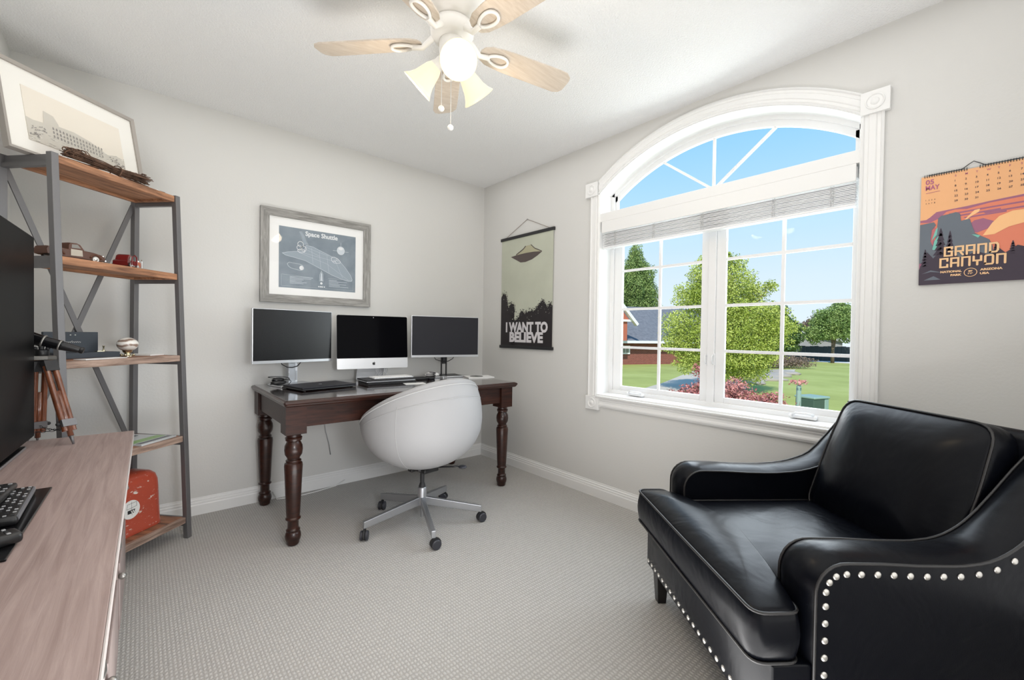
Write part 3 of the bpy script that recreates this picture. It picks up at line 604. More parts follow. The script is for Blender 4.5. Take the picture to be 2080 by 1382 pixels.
# ---- screens on the desk
def monitor(name, label, loc, rz, w, h, z0, screen, stand, chin=.018):
    t = thing(name, label, 'monitor', (loc[0],loc[1],DZ), rz)
    z0 -= DZ
    mb = MB(); mb.rbox((-w/2,-.004,z0),(w/2,.014,z0+h),.004,'silver'); mb.rbox((-w/2+.03,.012,z0+.03),(w/2-.03,.035,z0+h-.03),.01,'silver'); mb.build('housing', parent=t)
    mb = MB(); mb.box((-w/2+.006,-.006,z0+chin),(w/2-.006,-.0035,z0+h-.005),screen); mb.build('screen', parent=t, bevel=.0008)
    mb = MB(); mb.box((-w/2,-.0075,z0),(w/2,-.0035,z0+chin),'silver'); mb.build('chin', parent=t, bevel=.001)
    if stand == 'wide':
        mb = MB(); mb.rbox((-.02,.035,.012),(.038,.075,z0+.1),.003,'steel_grey'); mb.box((.022,.033,.02),(.036,.0349,z0+.0),'silver'); mb.box((.024,.031,.03),(.033,.033,.09),'steel_grey'); mb.build('stand_column', parent=t)
        mb = MB(); mb.rbox((-.115,-.075,.0),(.115,.11,.012),.003,'silver'); mb.build('stand_base', parent=t)
    else:
        for x in (-.022,.018):
            mb = MB(); mb.box((x,.04,.012),(x+.006,.06,z0+.12),'matte_black'); mb.build('stand_rod', parent=t)
        mb = MB(); mb.box((-.012,.038,z0-.055),(.012,.062,z0+.1),'matte_black'); mb.build('stand_head', parent=t)
        mb = MB(); mb.rbox((-.12,-.075,0),(.12,.11,.012),.003,'silver'); mb.box((-.116,-.07,.012),(.116,.106,.0135),'black_plastic'); mb.build('stand_base', parent=t)
    mb = MB(); mb.tube([(-.075,.03,z0+.02),(-.06,.035,z0-.012),(-.03,.03,z0-.03),(.0,.028,z0-.034),(.035,.03,z0-.026),(.06,.035,z0+.0),(.07,.03,z0+.02)] if stand == 'wide' else [(-.10,.03,z0+.02),(-.07,.035,z0-.02),(-.02,.03,z0-.035),(.03,.03,z0-.035),(.07,.035,z0-.015),(.09,.03,z0+.02)], .003,'matte_black'); mb.build('cable', parent=t, smooth=True)
    return t
monitor('computer_monitor', 'silver framed monitor nearest the bookshelf, beside the black laptop', (-1.637,-.196), radians(12), .502, .335, .909, 'screen_matte', 'wide')
monitor('computer_monitor', 'silver framed monitor on thin black rods in the room corner', (-.545,-.245), radians(-13), .556, .323, .919, 'screen_grey', 'rods')
ac = thing('all_in_one_computer', 'silver all-in-one computer with black screen in the middle of the desk', 'computer', (-1.128,-.23,DZ), radians(-7))
M4 = Matrix.Translation((0,0,.09)) @ Matrix.Rotation(radians(-4),4,'X')
mb = MB(); mb.rbox((-.247,0,0),(.247,.012,.372),.004,'aluminium',M4); mb.rbox((-.18,.01,.04),(.18,.045,.33),.015,'aluminium',M4); mb.build('housing', parent=ac)
mb = MB(); mb.prism(rrect(-.247,.247,.072,.372,.010), lambda x,z,k: M4 @ Vector((x,-.0015+.002*(1-k),z)),'screen_gloss'); mb.build('screen', parent=ac)
mb = MB(); mb.prism(rrect(-.247,.247,0,.073,.008), lambda x,z,k: M4 @ Vector((x,-.002+.002*(1-k),z)),'aluminium')
mb.build('chin', parent=ac)
mb = MB(); 
app = [(0,.006),(.004,.0085),(.008,.0075),(.0098,.004),(.0075,.001),(.0075,-.002),(.0098,-.005),(.007,-.010),(.0035,-.0115),(0,-.0105),(-.0035,-.0115),(-.007,-.010),(-.0100,-.004),(-.0098,.002),(-.008,.0065),(-.004,.0085)]
mb.face([M4 @ Vector((x,-.0026,z+.035)) for x,z in app],'matte_black'); mb.face([M4 @ Vector((x,-.0026,z+.035)) for x,z in [(.0,.008),(.001,.012),(.004,.014),(.0045,.011),(.0025,.0085)]],'matte_black'); mb.build('logo', parent=ac)
mb = MB(); mb.lathe([(.003,0),(.003,.001)],'steel_grey',mat4=M4 @ Matrix.Translation((0,-.002,.360)) @ Matrix.Rotation(pi/2,4,'X'),seg=10); mb.build('camera_lens', parent=ac)
mb = MB(); pth = [(-.02,.0),(.06,.002),(.10,.006),(.115,.014),(.112,.026),(.09,.06),(.075,.12),(.07,.2)]
prof = [(y,z) for y,z in [(-.02,.004),(.09,.004),(.105,.008),(.11,.018),(.09,.06),(.06,.11),(.05,.2)]]
for i in range(len(prof)-1):
    (y0,z0),(y1,z1) = prof[i],prof[i+1]; d = Vector((0,y1-y0,z1-z0)).normalized(); nn = Vector((0,-d.z,d.y))*.004
    vs = []
    for x in (-.095,.095):
        for (y,z) in ((y0,z0),(y1,z1)): vs += [Vector((x,y,z))-nn, Vector((x,y,z))+nn]
    mb.add(vs, [(0,1,3,2),(4,6,7,5),(0,2,6,4),(1,5,7,3),(0,4,5,1),(2,3,7,6)],'aluminium')
mb.build('stand', parent=ac)
mb = MB()
for k in range(7):
    x = .04+.012*k+rnd.uniform(-.003,.003); mb.tube([(x,.05,.13),(x+rnd.uniform(-.02,.03),.055,.07),(x+rnd.uniform(-.03,.03),.05,.03),(x+rnd.uniform(-.05,.06),.03,.006)],.0016,'silver' if k%2 else 'steel_grey',seg=5)
mb.build('cables', parent=ac, smooth=True)

def poly_slab(mb, pts, z0, z1, m): mb.prism(pts, lambda x,y,k:(x,y,z1 if k else z0), m)
# closed black laptop
lp = thing('laptop', 'closed black laptop lying on the desk in front of the monitor', 'laptop', (-1.538,-.392,DZ), radians(12))
mb = MB(); mb.rbox((-.172,-.12,.004),(.172,.12,.014),.004,'black_plastic'); mb.build('base', parent=lp)
mb = MB(); mb.rbox((-.172,-.12,.0148),(.172,.12,.022),.003,'screen_grey'); mb.lathe([(.010,0),(.010,.0006)],'steel_grey',(0,0,.022),16); mb.build('lid', parent=lp)
for x in (-.15,.15):
    for y in (-.1,.1):
        mb = MB(); mb.lathe([(.008,0),(.008,.0045)],'dark_rubber',(x,y,0),10); mb.build('rubber_foot', parent=lp)
# stacked thin laptops under the white keyboard
for i,(dz,dx,lab) in enumerate(((0,0,'dark closed notebook computer at the bottom of the stack before the silver computer'),(.017,-.008,'second dark notebook computer, stacked right under the white keyboard'))):
    nb = thing('notebook_computer', lab, 'laptop', (-1.09+dx,-.362,DZ+dz), radians(-2))
    mb = MB(); mb.rbox((-.17,-.105,.0),(.17,.085,.008),.003,'black_plastic' if i == 0 else 'steel_grey'); mb.build('base', parent=nb)
    mb = MB(); mb.rbox((-.17,-.105,.009),(.17,.085,.016),.003,'matte_black'); mb.build('lid', parent=nb)
kb = thing('keyboard', 'thin white keyboard lying on the stacked dark notebooks', 'keyboard', (-1.065,-.372,DZ+.0335), radians(-2))
mb = MB(); mb.rbox((-.14,-.058,0),(.14,.058,.008),.003,'aluminium'); mb.build('case', parent=kb)
mb = MB()
for r in range(5):
    for c in range(14):
        if r == 0 and 3 < c < 9: continue
        mb.box((-.135+.0193*c,-.052+.0208*r,.008),(-.135+.0193*c+.0165,-.052+.0208*r+.017,.011),'paper_white')
mb.box((-.135+.0193*4,-.052,.008),(-.135+.0193*9-.003,-.035,.011),'paper_white'); mb.build('keys', parent=kb)
# papers
def sheet(name,label,cat,x,y,rz,w,d,t=.001,m='paper_white',grp=None):
    o = MB(); o.box((-w/2,-d/2,0),(w/2,d/2,t),m); o = o.build(name, loc=(x,y,DZ), rot=(0,0,rz)); return tag(o,label,cat,grp)
sheet('note_paper','white sheet of paper in front of the dark notebooks, beside the chair back','paper',-.965,-.525,radians(-14),.14,.10)
sheet('writing_pad','white note pad lying on the desk below the corner monitor','notepad',-.345,-.415,radians(-18),.21,.15,.008)
dc = MB(); dc.lathe([(.052,0),(.052,.0015),(.014,.0017),(.013,0)],'screen_matte',seg=28); tag(dc.build('coaster', loc=(-.36,-.407,DZ+.008)),'round dark coaster lying on the white note pad','coaster')
# mouse
ms_ = thing('computer_mouse','white computer mouse on the stand base of the corner monitor','mouse',(-.655,-.225,DZ+.0135),radians(-20))
mb = MB(); mb.ball((0,0,.006),.05,'paper_white',20,12,(1.15,.62,.42)); mb.build('shell', parent=ms_, smooth=True)
mb = MB(); mb.box((-.05,-.025,-.0),(.05,.025,.004),'key_grey'); mb.build('underside', parent=ms_, bevel=.002)
# glasses case like black clutter
mb = MB(); mb.rbox((-.085,-.05,0),(.085,.05,.014),.005,'black_plastic'); mb.rbox((-.07,-.04,.012),(.07,.04,.018),.004,'matte_black'); tag(mb.build('organizer_case', loc=(-.83,-.30,DZ), rot=(0,0,radians(-10)), smooth=True, auto=35),'flat black case on the desk right of the white keyboard','case')
mb = MB()
pth = [( .035*cos(t*.7)*(1+.1*sin(t*2)), .03*sin(t*.7), .006+.0016*t) for t in range(30)]; mb.tube(pth,.0035,'matte_black',seg=6); mb.rbox((-.02,-.012,0),(.03,.012,.018),.004,'black_plastic')
tag(mb.build('charger', loc=(-.745,-.36,DZ), smooth=True, auto=40),'coiled black charger lead on the desk behind the white chair','charger')
mb = MB(); mb.rbox((-.025,-.016,0),(.025,.016,.024),.004,'silver'); tag(mb.build('card_reader', loc=(-.66,-.40,DZ), rot=(0,0,.4), smooth=True, auto=40),'small silver cube beside the coiled charger','adapter')
# black headset on the left monitor base
hs = thing('headset','coiled black wired headset resting on the monitor base by the laptop','headset',(-1.735,-.235,DZ+.012),radians(10))
mb = MB(); mb.ball((0,0,.016),.05,'black_plastic',18,10,(.95,.5,.32)); mb.ball((.0,.008,.032),.042,'screen_matte',18,10,(.9,.5,.35)); mb.build('ear_cushion', parent=hs, smooth=True)
mb = MB(); mb.tube([(.062*cos(t),.02*sin(t)-.004,.032+.022*sin(t*.5+.3)) for t in [k*.35 for k in range(19)]],.0022,'matte_black',seg=6); mb.tube([(.05*cos(t),.024*sin(t)-.006,.02+.012*cos(t)) for t in [k*.3 for k in range(18)]],.002,'matte_black',seg=6)
mb.tube([(.055,-.01,.04),(.066,-.02,.02),(.05,-.03,.006),(.035,-.04,.003),(.04,-.055,-.008)],.002,'matte_black',seg=6); mb.build('cord', parent=hs, smooth=True)
# white cable on the carpet along the baseboard
mb = MB(); mb.tube([(-1.72,-.02,.05),(-1.70,-.05,.006),(-1.6,-.075,.004),(-1.45,-.06,.004),(-1.32,-.03,.004),(-1.25,-.02,.03)],.0035,'white_trim'); tag(mb.build('power_cable', smooth=True),'white cable lying on the carpet along the baseboard under the desk','cable')
mb = MB(); mb.tube([(-1.395,-.02,.70),(-1.40,-.018,.50),(-1.385,-.016,.40),(-1.36,-.015,.30),(-1.35,-.012,.23)],.003,'steel_grey'); tag(mb.build('hanging_cable', smooth=True),'grey cable hanging down the wall behind the desk','cable')

# ================================================================== OFFICE CHAIR
oc = thing('office_chair','white tub-shaped swivel chair on a silver star base at the desk','chair',(-1.129,-.937,0), YAW+radians(48)-pi/2)
NS, NT = 64, 26
def shell_pt(phi, t, inset=0):
    # phi=0 -> local +y (front); rim plane falls to the front
    zb = .335; 
    def rad(z):
        u = (z-.615)/.285
        r = .350*sqrt(max(0,1-abs(u)**2.15)) if u < 0 else .350*(1-.20*u*u-.10*u**4)
        return r
    # rim height solved along this azimuth
    z = .62
    for _ in range(8):
        yf = rad(z)*cos(phi); z = .695-.53*yf
    zr = min(z, .865); e = 1-(1-t)**1.0
    zz = zb+(zr-zb)*(1-cos(t*pi/2)) if t < 1 else zr
    r = max(rad(zz), .02 if t == 0 else 0)-inset
    if inset: zz = max(zz, zb+inset*1.2)
    return Vector((r*sin(phi)*1.0, r*cos(phi)*.97, zz))
mb = MB(); vs = []
for i in range(NT+1):
    for k in range(NS): vs.append(shell_pt(2*pi*k/NS, i/NT))
for j in range(1,5):   # rounded rim
    a = pi*j/5
    for k in range(NS):
        p = shell_pt(2*pi*k/NS, 1); d = Vector((-p.x,-p.y,0)).normalized(); vs.append(p+d*.019*(1-cos(a))+Vector((0,0,.016*sin(a))))
for i in range(NT,-1,-1):
    for k in range(NS):
        p = shell_pt(2*pi*k/NS, i/NT); d = Vector((p.x,p.y,0)); l = d.length; q = p - d.normalized()*min(.038, l*.9); q.z = max(q.z, .40); vs.append(q)
nr = len(vs)//NS; fs = []
for i in range(nr-1):
    for k in range(NS): k2 = (k+1)%NS; fs.append((i*NS+k,i*NS+k2,(i+1)*NS+k2,(i+1)*NS+k))
fs.append(list(range(NS))[::-1]); fs.append([(nr-1)*NS+k for k in range(NS)]); mb.add(vs, fs, 'white_leather')
mb.build('shell', parent=oc, smooth=True)
mb = MB()
def off(p, d=.0012): 
    n_ = Vector((p.x,p.y,(p.z-.6)*.9)).normalized(); return p+n_*d
mb.tube([off(shell_pt(2*pi*k/NS,.985)) for k in range(NS)],.0035,'seam_grey',seg=6,closed=True); mb.build('rim_piping', parent=oc, smooth=True)
mb = MB(); mb.tube([off(shell_pt(2*pi*k/NS, .90 if 1 else 0)) for k in range(14,NS-13)],.0014,'seam_grey',seg=5)
for ph0 in (pi+1.02,): mb.tube([off(shell_pt(ph0, i/NT)) for i in range(6,NT-1)],.0014,'seam_grey',seg=5)
mb.build('seams', parent=oc, smooth=True)
mb = MB(); mb.lathe([(.001,.43),(.205,.43),(.235,.45),(.235,.475),(.2,.495),(.001,.50)],'white_leather',seg=40,cap=False); mb.build('seat_cushion', parent=oc, smooth=True)
mb = MB(); mb.lathe([(.075,.322),(.075,.336)],'black_plastic',seg=20); mb.rbox((-.05,-.09,.312),(.05,.11,.337),.006,'black_plastic'); mb.rbox((-.09,-.02,.315),(.09,.02,.335),.008,'black_plastic'); mb.build('tilt_mechanism', parent=oc)
# world-aligned pieces below: cancel the shell rotation
rz = -(YAW+radians(48)-pi/2)
def wp(mb, name, parent=oc, **kw):
    o = mb.build(name, parent=parent, **kw); o.rotation_euler = (0,0,rz); return o
lev = Vector((.166,-.147,0)).normalized()
mb = MB(); mb.tube([lev*.05+Vector((0,0,.325)),lev*.18+Vector((0,0,.330)),lev*.21+Vector((0,0,.335))],.005,'black_plastic'); mb.ball(tuple(lev*.235+Vector((0,0,.330))),.028,'wheel_dark',14,8,(.9,.9,.35)); wp(mb,'height_lever',smooth=True)
mb = MB(); mb.lathe([(.012,.225),(.0125,.315)],'matte_black',seg=16); mb.lathe([(.019,.20),(.019,.215),(.014,.232),(.0125,.235)],'matte_black',seg=16); wp(mb,'gas_lift',smooth=True,auto=40)
mb = MB(); mb.lathe([(.024,.105),(.026,.115),(.026,.205),(.022,.21)],'steel_grey',seg=24); mb.lathe([(.008,.035),(.008,.105)],'steel_grey',seg=12); wp(mb,'hub',smooth=True,auto=40)
for (cx,cy,rot_) in ((-.339,.004,-.55),(-.096,.325,.6),(-.112,-.322,.25),(.268,-.206,-1.0),(.281,.197,.2)):
    d = Vector((cx,cy,0)).normalized(); q = d*.335
    mb = MB(); x = Vector((-d.y,d.x,0)); 
    def PP(a, b, z): return d*a + x*b + Vector((0,0,z))
    vs = [PP(.018,-.012,.108),PP(.018,.012,.108),PP(.018,.012,.155),PP(.018,-.012,.155),PP(.348,-.0115,.060),PP(.348,.0115,.060),PP(.348,.0115,.098),PP(.348,-.0115,.098)]
    mb.add(vs, [(0,3,2,1),(4,5,6,7),(0,1,5,4),(1,2,6,5),(2,3,7,6),(3,0,4,7)],'steel_grey'); wp(mb,'base_arm',bevel=.003)
    ct_ = bpy.data.objects.new('caster', None); ct_.empty_display_size = .03; COL.objects.link(ct_); ct_.parent = oc; ct_.rotation_euler = (0,0,rz)
    ct_.location = Matrix.Rotation(rz,3,'Z') @ Vector((0,0,0))
    a = atan2(cy,cx)+rot_; ax = Vector((cos(a),sin(a),0)); tr = Vector((-ax.y,ax.x,0)); c = Vector((cx,cy,.0262))+tr*.012
    for s_ in (-1,1):
        mb = MB(); M_ = Matrix(((ax.x,tr.x,0,c.x+ax.x*s_*.013),(ax.y,tr.y,0,c.y+ax.y*s_*.013),(0,0,1,c.z),(0,0,0,1))) @ Matrix.Rotation(pi/2,4,'Y')
        mb.lathe([(.004,-.008),(.022,-.008),(.0258,-.005),(.0258,.005),(.022,.008),(.004,.008)],'wheel_dark',seg=22,mat4=M_); o = mb.build('wheel', parent=ct_, smooth=True, auto=35)
    mb = MB(); n_ = 12
    hp = [(.031*cos(t)-.0, .031*sin(t)+.002) for t in [radians(-10+190*k/n_) for k in range(n_+1)]]+[(-.026,-.006),(.026,-.012)]
    mb.prism(hp, lambda a_,b_,k: c+tr*a_+Vector((0,0,b_))+ax*(-.005+.010*k),'dark_rubber'); mb.lathe([(.006,.028),(.006,.062)],'dark_rubber',(cx,cy,0),10); mb.build('hood', parent=ct_)

# ================================================================== ARMCHAIR
am = thing('armchair','black leather armchair with nailhead trim standing in front of the window','armchair',(-.735,-2.17,0), atan2(-.789,-.615))
WD, ZL = .82, .14
def armprofile():
    P_ = [(.085,ZL),(.085,.42)]
    for k in range(11): a = radians(180-90*k/10); P_.append((.170+.085*cos(a), .503+.085*sin(a)))
    P_ += [(.26,.586),(.36,.580),(.46,.578),(.52,.584),(.56,.597),(.60,.620),(.64,.655),(.69,.708),(.74,.765),(.79,.815),(.835,.845),(.865,.85),(.895,.84)]
    return P_
AP = armprofile()
def resample(P_, step):
    out = [Vector(P_[0])]; acc = 0
    for i in range(len(P_)-1):
        a,b = Vector(P_[i]),Vector(P_[i+1]); d = (b-a).length; t = step-acc
        while t <= d: out.append(a+(b-a)*t/d); t += step
        acc = (acc+d)%step
    out.append(Vector(P_[-1])); return out
AR = resample(AP, .022)
def normals(P_):
    out = []
    for i in range(len(P_)):
        t = P_[min(i+1,len(P_)-1)]-P_[max(i-1,0)]; t.normalize(); out.append(Vector((-t.y,t.x)))
    return out
AN = normals(AR)
def arm(x0, x1, outer_sign, sh_=0):
    AR_ = [Vector((p.x+sh_*min(1,max(0,(p.x-.45)/.15))*min(1,max(0,(.895-p.x)/.12)), p.y)) for p in AR]; AN = normals(AR_); mb = MB(); nu = 9; vs = []
    prof = []
    for j in range(nu+1):
        u = j/nu; # 0 = inner, 1 = outer
        drop = .016*abs(2*u-1)**2.6
        xx = (x0+(x1-x0)*u); prof.append((xx, drop))
    for p,nn in zip(AR_,AN):
        for xx,drop in prof: vs.append((xx, p.x-nn.x*drop*1.0, p.y-nn.y*drop))
    n_ = nu+1; fs = []
    for i in range(len(AR_)-1):
        for j in range(nu): fs.append((i*n_+j,i*n_+j+1,(i+1)*n_+j+1,(i+1)*n_+j))
    mb.add(vs, fs, 'black_leather')
    for j in (0,nu):
        xx, drop = prof[j]; pts = [(xx,p.x-nn.x*drop,p.y-nn.y*drop) for p,nn in zip(AR_,AN)]+[(xx,.895,ZL)]
        mb.face(pts,'black_leather')
    mb.face([(x0,.895,ZL),(x1,.895,ZL),(x1,.895,.80),(x0,.895,.80)],'black_leather')
    o = mb.build('armrest', parent=am, smooth=True, auto=50)
    # pipings
    for j,sx in ((0,-1),(nu,1)):
        xx, drop = prof[j]; mb = MB(); s_ = outer_sign if j == nu else -outer_sign
        mb.tube([(xx+.002*s_, p.x-nn.x*(drop-.002), p.y-nn.y*(drop-.002)) for p,nn in zip(AR_,AN)], .0036,'leather_piping',seg=7); mb.build('piping', parent=am, smooth=True)
    return prof
arm(WD-.125, WD, 1); arm(.125, 0, -1, .09)
# nailheads
mb = MB()
def nail(x,y,z,ax):
    sc = (.45,1,1) if ax == 'x' else (1,.45,1); m_ = MB(); m_.ball((x,y,z),.0085,'nailhead_metal',12,8,sc); return m_.build('nailhead', parent=am, smooth=True)
NR = resample(AP, .0415); NN = normals(NR)
for p,nn in zip(NR,NN):
    y, z = p.x-nn.x*.040, p.y-nn.y*.040
    if z < .155 or y > .87: continue
    nail(WD+.001, y, z, 'x')
for k in range(22):
    x = .02+(WD-.05)*k/21; nail(x, -.002+0.002, .158, 'y')
for k in range(15): nail(WD+.001, .12+.05*k, .16, 'x') if .12+.05*k < .87 else None
mb = MB(); mb.rbox((.002,.0,ZL),(WD-.002,.10,.330),.006,'black_leather'); mb.rbox((.12,.05,ZL),(WD-.12,.88,.29),.006,'black_leather'); mb.build('seat_rail', parent=am, smooth=True, auto=40)
# back frame
mb = MB(); Mb = Matrix.Translation((0,.715,.28)) @ Matrix.Rotation(radians(-10),4,'X')
mb.rbox((.10,0.0,0),(WD-.10,.10,.59),.03,'black_leather',Mb,4); mb.build('back_frame', parent=am, smooth=True, auto=40)
mb = MB(); mb.rbox((.01,.86,ZL),(WD-.01,.893,.80),.01,'black_leather'); mb.build('back_panel', parent=am, smooth=True, auto=40)
for x,y in ((.045,.045),(WD-.045,.045),(.045,.85),(WD-.045,.85)):
    mb = MB(); r0, r1 = .024,.017; vs = [(x+a*r,y+b*r,z) for z,r in ((0,r1),(ZL+.005,r0+.002)) for a,b in ((-1,-1),(1,-1),(1,1),(-1,1))]
    mb.add(vs,[(0,3,2,1),(4,5,6,7),(0,1,5,4),(1,2,6,5),(2,3,7,6),(3,0,4,7)],'chair_foot'); mb.build('leg', parent=am, bevel=.002)
# puffed cushions
def smooth_loop(pts, r, n=5):
    out = []; m_ = len(pts)
    for i in range(m_):
        p0,p1,p2 = Vector(pts[i-1]),Vector(pts[i]),Vector(pts[(i+1)%m_]); a = (p0-p1); b = (p2-p1)
        rr = min(r, a.length*.45, b.length*.45); A_ = p1+a.normalized()*rr; B_ = p1+b.normalized()*rr
        for k in range(n+1): t = k/n; out.append(A_*(1-t)**2+p1*2*t*(1-t)+B_*t*t)
    dense = []
    for i in range(len(out)):
        a,b = out[i],out[(i+1)%len(out)]; k = max(1,int((b-a).length/.02))
        for j in range(k): dense.append(a+(b-a)*j/k)
    return dense
def cushion(name, outline, z0, z1, puff, centre, mat4=None, side=.02, pip=True, bottompuff=.5):
    n_ = len(outline); C_ = Vector(centre); rings = []
    def ring(s, z, bul=0): 
        out = []
        for i,p in enumerate(outline):
            d = (p-C_); q = C_+d*s
            if bul:
                t = (outline[(i+1)%n_]-outline[i-1]).normalized(); nn = Vector((t.y,-t.x)); q = q+nn*bul
            out.append(Vector((q.x,q.y,z)))
        return out
    R_ = []
    for s in [0.02,.15,.3,.45,.6,.72,.82,.9,.96]: R_.append(ring(s, z0-puff*bottompuff*(1-s**3)))
    for k in range(7):
        t = k/6; R_.append(ring(1, z0+(z1-z0)*t, side*sin(pi*t)))
    for s in [.96,.9,.82,.72,.6,.45,.3,.15,.02]: R_.append(ring(s, z1+puff*(1-s**3.2)))
    vs = [v for r_ in R_ for v in r_]; fs = []
    for i in range(len(R_)-1):
        for k in range(n_): k2 = (k+1)%n_; fs.append((i*n_+k,i*n_+k2,(i+1)*n_+k2,(i+1)*n_+k))
    fs.append(list(range(n_))[::-1]); fs.append([(len(R_)-1)*n_+k for k in range(n_)])
    if mat4: vs = [mat4 @ v for v in vs]
    mb = MB(); mb.add(vs, fs, 'black_leather'); o = mb.build(name, parent=am, smooth=True)
    if pip:
        for z in (z0,z1):
            pts = [Vector((p.x,p.y,z)) for p in outline]
            pts = [p+(p-Vector((C_.x,C_.y,p.z))).normalized()*.003 for p in pts]
            if mat4: pts = [mat4 @ p for p in pts]
            mb = MB(); mb.tube(pts,.0038,'leather_piping',seg=7,closed=True); mb.build('piping', parent=o, smooth=True)
    return o
T_ = [(.005,-.045),(WD-.005,-.045),(WD-.005,.072),(WD-.128,.078),(WD-.128,.66),(.128,.66),(.128,.078),(.005,.072)]
cushion('seat_cushion', smooth_loop(T_, .035), .335, .455, .035, (WD/2,.14), side=.010)
bw, bh = .53, .45
Bm = Matrix.Translation((.398,.600,.445)) @ Matrix.Rotation(radians(90-20),4,'X')
# in this frame: x across, y up the back, z towards the front (negative thickness behind)
B_ = [(-bw/2,0),(bw/2,0),(bw/2+.004,bh*.55),(bw/2-.01,bh),(-bw/2+.01,bh),(-bw/2-.004,bh*.55)]
cushion('back_cushion', smooth_loop(B_, .06), -.11, .0, .055, (0,bh*.5), mat4=Bm, side=.012)

# ================================================================== CEILING FAN
fx, fy = -1.487, -1.767
fan = thing('ceiling_fan','white ceiling fan with five pale oak blades and three lit glass shades','ceiling fan',(fx,fy,H))
ZBL = 2.205-H
mb = MB(); mb.lathe([(.062,0),(.128,-.001),(.130,-.02),(.126,-.05),(.118,-.10),(.108,-.135),(.085,-.16),(.062,-.165)],'fan_white',seg=48); mb.build('motor_housing', parent=fan, smooth=True, auto=60)
mb = MB(); mb.lathe([(.06,-.160),(.078,-.168),(.082,-.185),(.080,-.205),(.070,-.220),(.050,-.226)],'fan_white',seg=40); mb.build('flywheel', parent=fan, smooth=True, auto=60)
mb = MB(); mb.lathe([(.045,-.222),(.048,-.235),(.046,-.30),(.040,-.315),(.020,-.33),(.008,-.335)],'fan_white',seg=32); mb.build('switch_housing', parent=fan, smooth=True, auto=60)
for k in range(5):
    a = radians(-11+72*k); 
    arm_ = MB(); bl_ = MB()
    Mr = Matrix.Rotation(a,4,'Z') @ Matrix.Translation((0,0,ZBL)) @ Matrix.Rotation(radians(-12),4,'X')
    out = [(.118,-.012),(.128,-.030),(.155,-.044),(.20,-.050),(.25,-.054),(.46,-.058),(.505,-.056),(.528,-.040),(.535,-.02),(.535,.03),(.525,.048),(.50,.058),(.25,.054),(.20,.050),(.155,.044),(.128,.030),(.118,.012)]
    bl_.prism(out, lambda x,y,k_: Mr @ Vector((x,y,.004+.006*k_)),'oak_blade'); bo = bl_.build('blade', parent=fan, bevel=.0012)
    Ma = Matrix.Rotation(a,4,'Z') @ Matrix.Translation((0,0,ZBL)) @ Matrix.Rotation(radians(-12),4,'X')
    # blade iron: tapering arm that opens into a teardrop loop
    lp_ = [(.194-.043*cos(t), .029*sin(t)*(.62+.38*(1-cos(t))/2)) for t in [2*pi*j/26 for j in range(26)]]
    arm_.tube([Ma @ Vector((x,y,-.003)) for x,y in lp_],.0062,'fan_white',seg=8,closed=True)
    Rz = Matrix.Rotation(a,4,'Z'); arm_.tube([Rz @ Vector((.062,0,-.200)), Rz @ Vector((.085,0,-.216)), Rz @ Vector((.115,0,ZBL-.008)), Ma @ Vector((.155,0,-.003))],[.013,.011,.010,.011],'fan_white',seg=10)
    arm_.build('blade_iron', parent=fan, smooth=True, auto=45)
for az in (247,127,7):
    a = radians(az); ax = Vector((cos(a)*cos(radians(42)),sin(a)*cos(radians(42)),-sin(radians(42))))
    p0 = Vector((cos(a)*.035,sin(a)*.035,-.285)); sh0 = p0+ax*.035
    q = ax.to_track_quat('Z','Y').to_matrix().to_4x4(); M_ = Matrix.Translation(sh0) @ q
    mb = MB(); mb.lathe([(.017,-.045),(.019,-.01),(.024,.0),(.026,.012),(.022,.016)],'fan_white',mat4=M_,seg=20); mb.build('lamp_socket', parent=fan, smooth=True, auto=50)
    mb = MB(); mb.lathe([(.024,.004),(.032,.02),(.038,.045),(.044,.07),(.054,.092),(.066,.108),(.063,.108),(.051,.090),(.041,.07),(.035,.045),(.029,.02),(.021,.008)],'lamp_glass',mat4=M_,seg=32,cap=False); mb.build('lamp_shade', parent=fan, smooth=True)
    mb = MB(); mb.ball((0,0,0),.022,'lamp_bulb',14,8,(1,1,1.25)); o = mb.build('bulb', parent=fan, smooth=True); o.location = sh0+ax*.062; o.rotation_euler = q.to_euler()
    wl = Vector((fx,fy,H))+sh0+ax*.115
    lamp('fan_lamp','POINT',wl,energy=2.2,color=(1,.80,.55),shadow_soft_size=.05)
for (dx,dy,z1,m_) in ((-.040,.012,-.462,'fan_white'),(-.004,.010,-.535,'fan_white')):
    v_ = R2*dx*1.0 + F*dy; mb = MB(); mb.tube([(v_.x,v_.y,-.30),(v_.x,v_.y,z1)],.0014,'blind_cord',seg=6); mb.build('pull_chain', parent=fan)
    mb = MB(); mb.ball((v_.x,v_.y,z1-.010),.0115,'fan_white',14,8); mb.build('pull_knob', parent=fan, smooth=True)

# ================================================================== BOOKSHELF (diagonal across the corner)
TH = radians(42.19); SX, SY = -2.606, -.269
Ld = Vector((cos(TH),sin(TH),0)); Fd = Vector((sin(TH),-cos(TH),0))
def SP(a,b,z): return Vector((SX,SY,0))+Ld*a+Fd*b+Vector((0,0,z))
sh = thing('bookshelf','tall open ladder bookshelf of black steel and reclaimed wood across the corner','bookshelf',(SX,SY,0),TH)
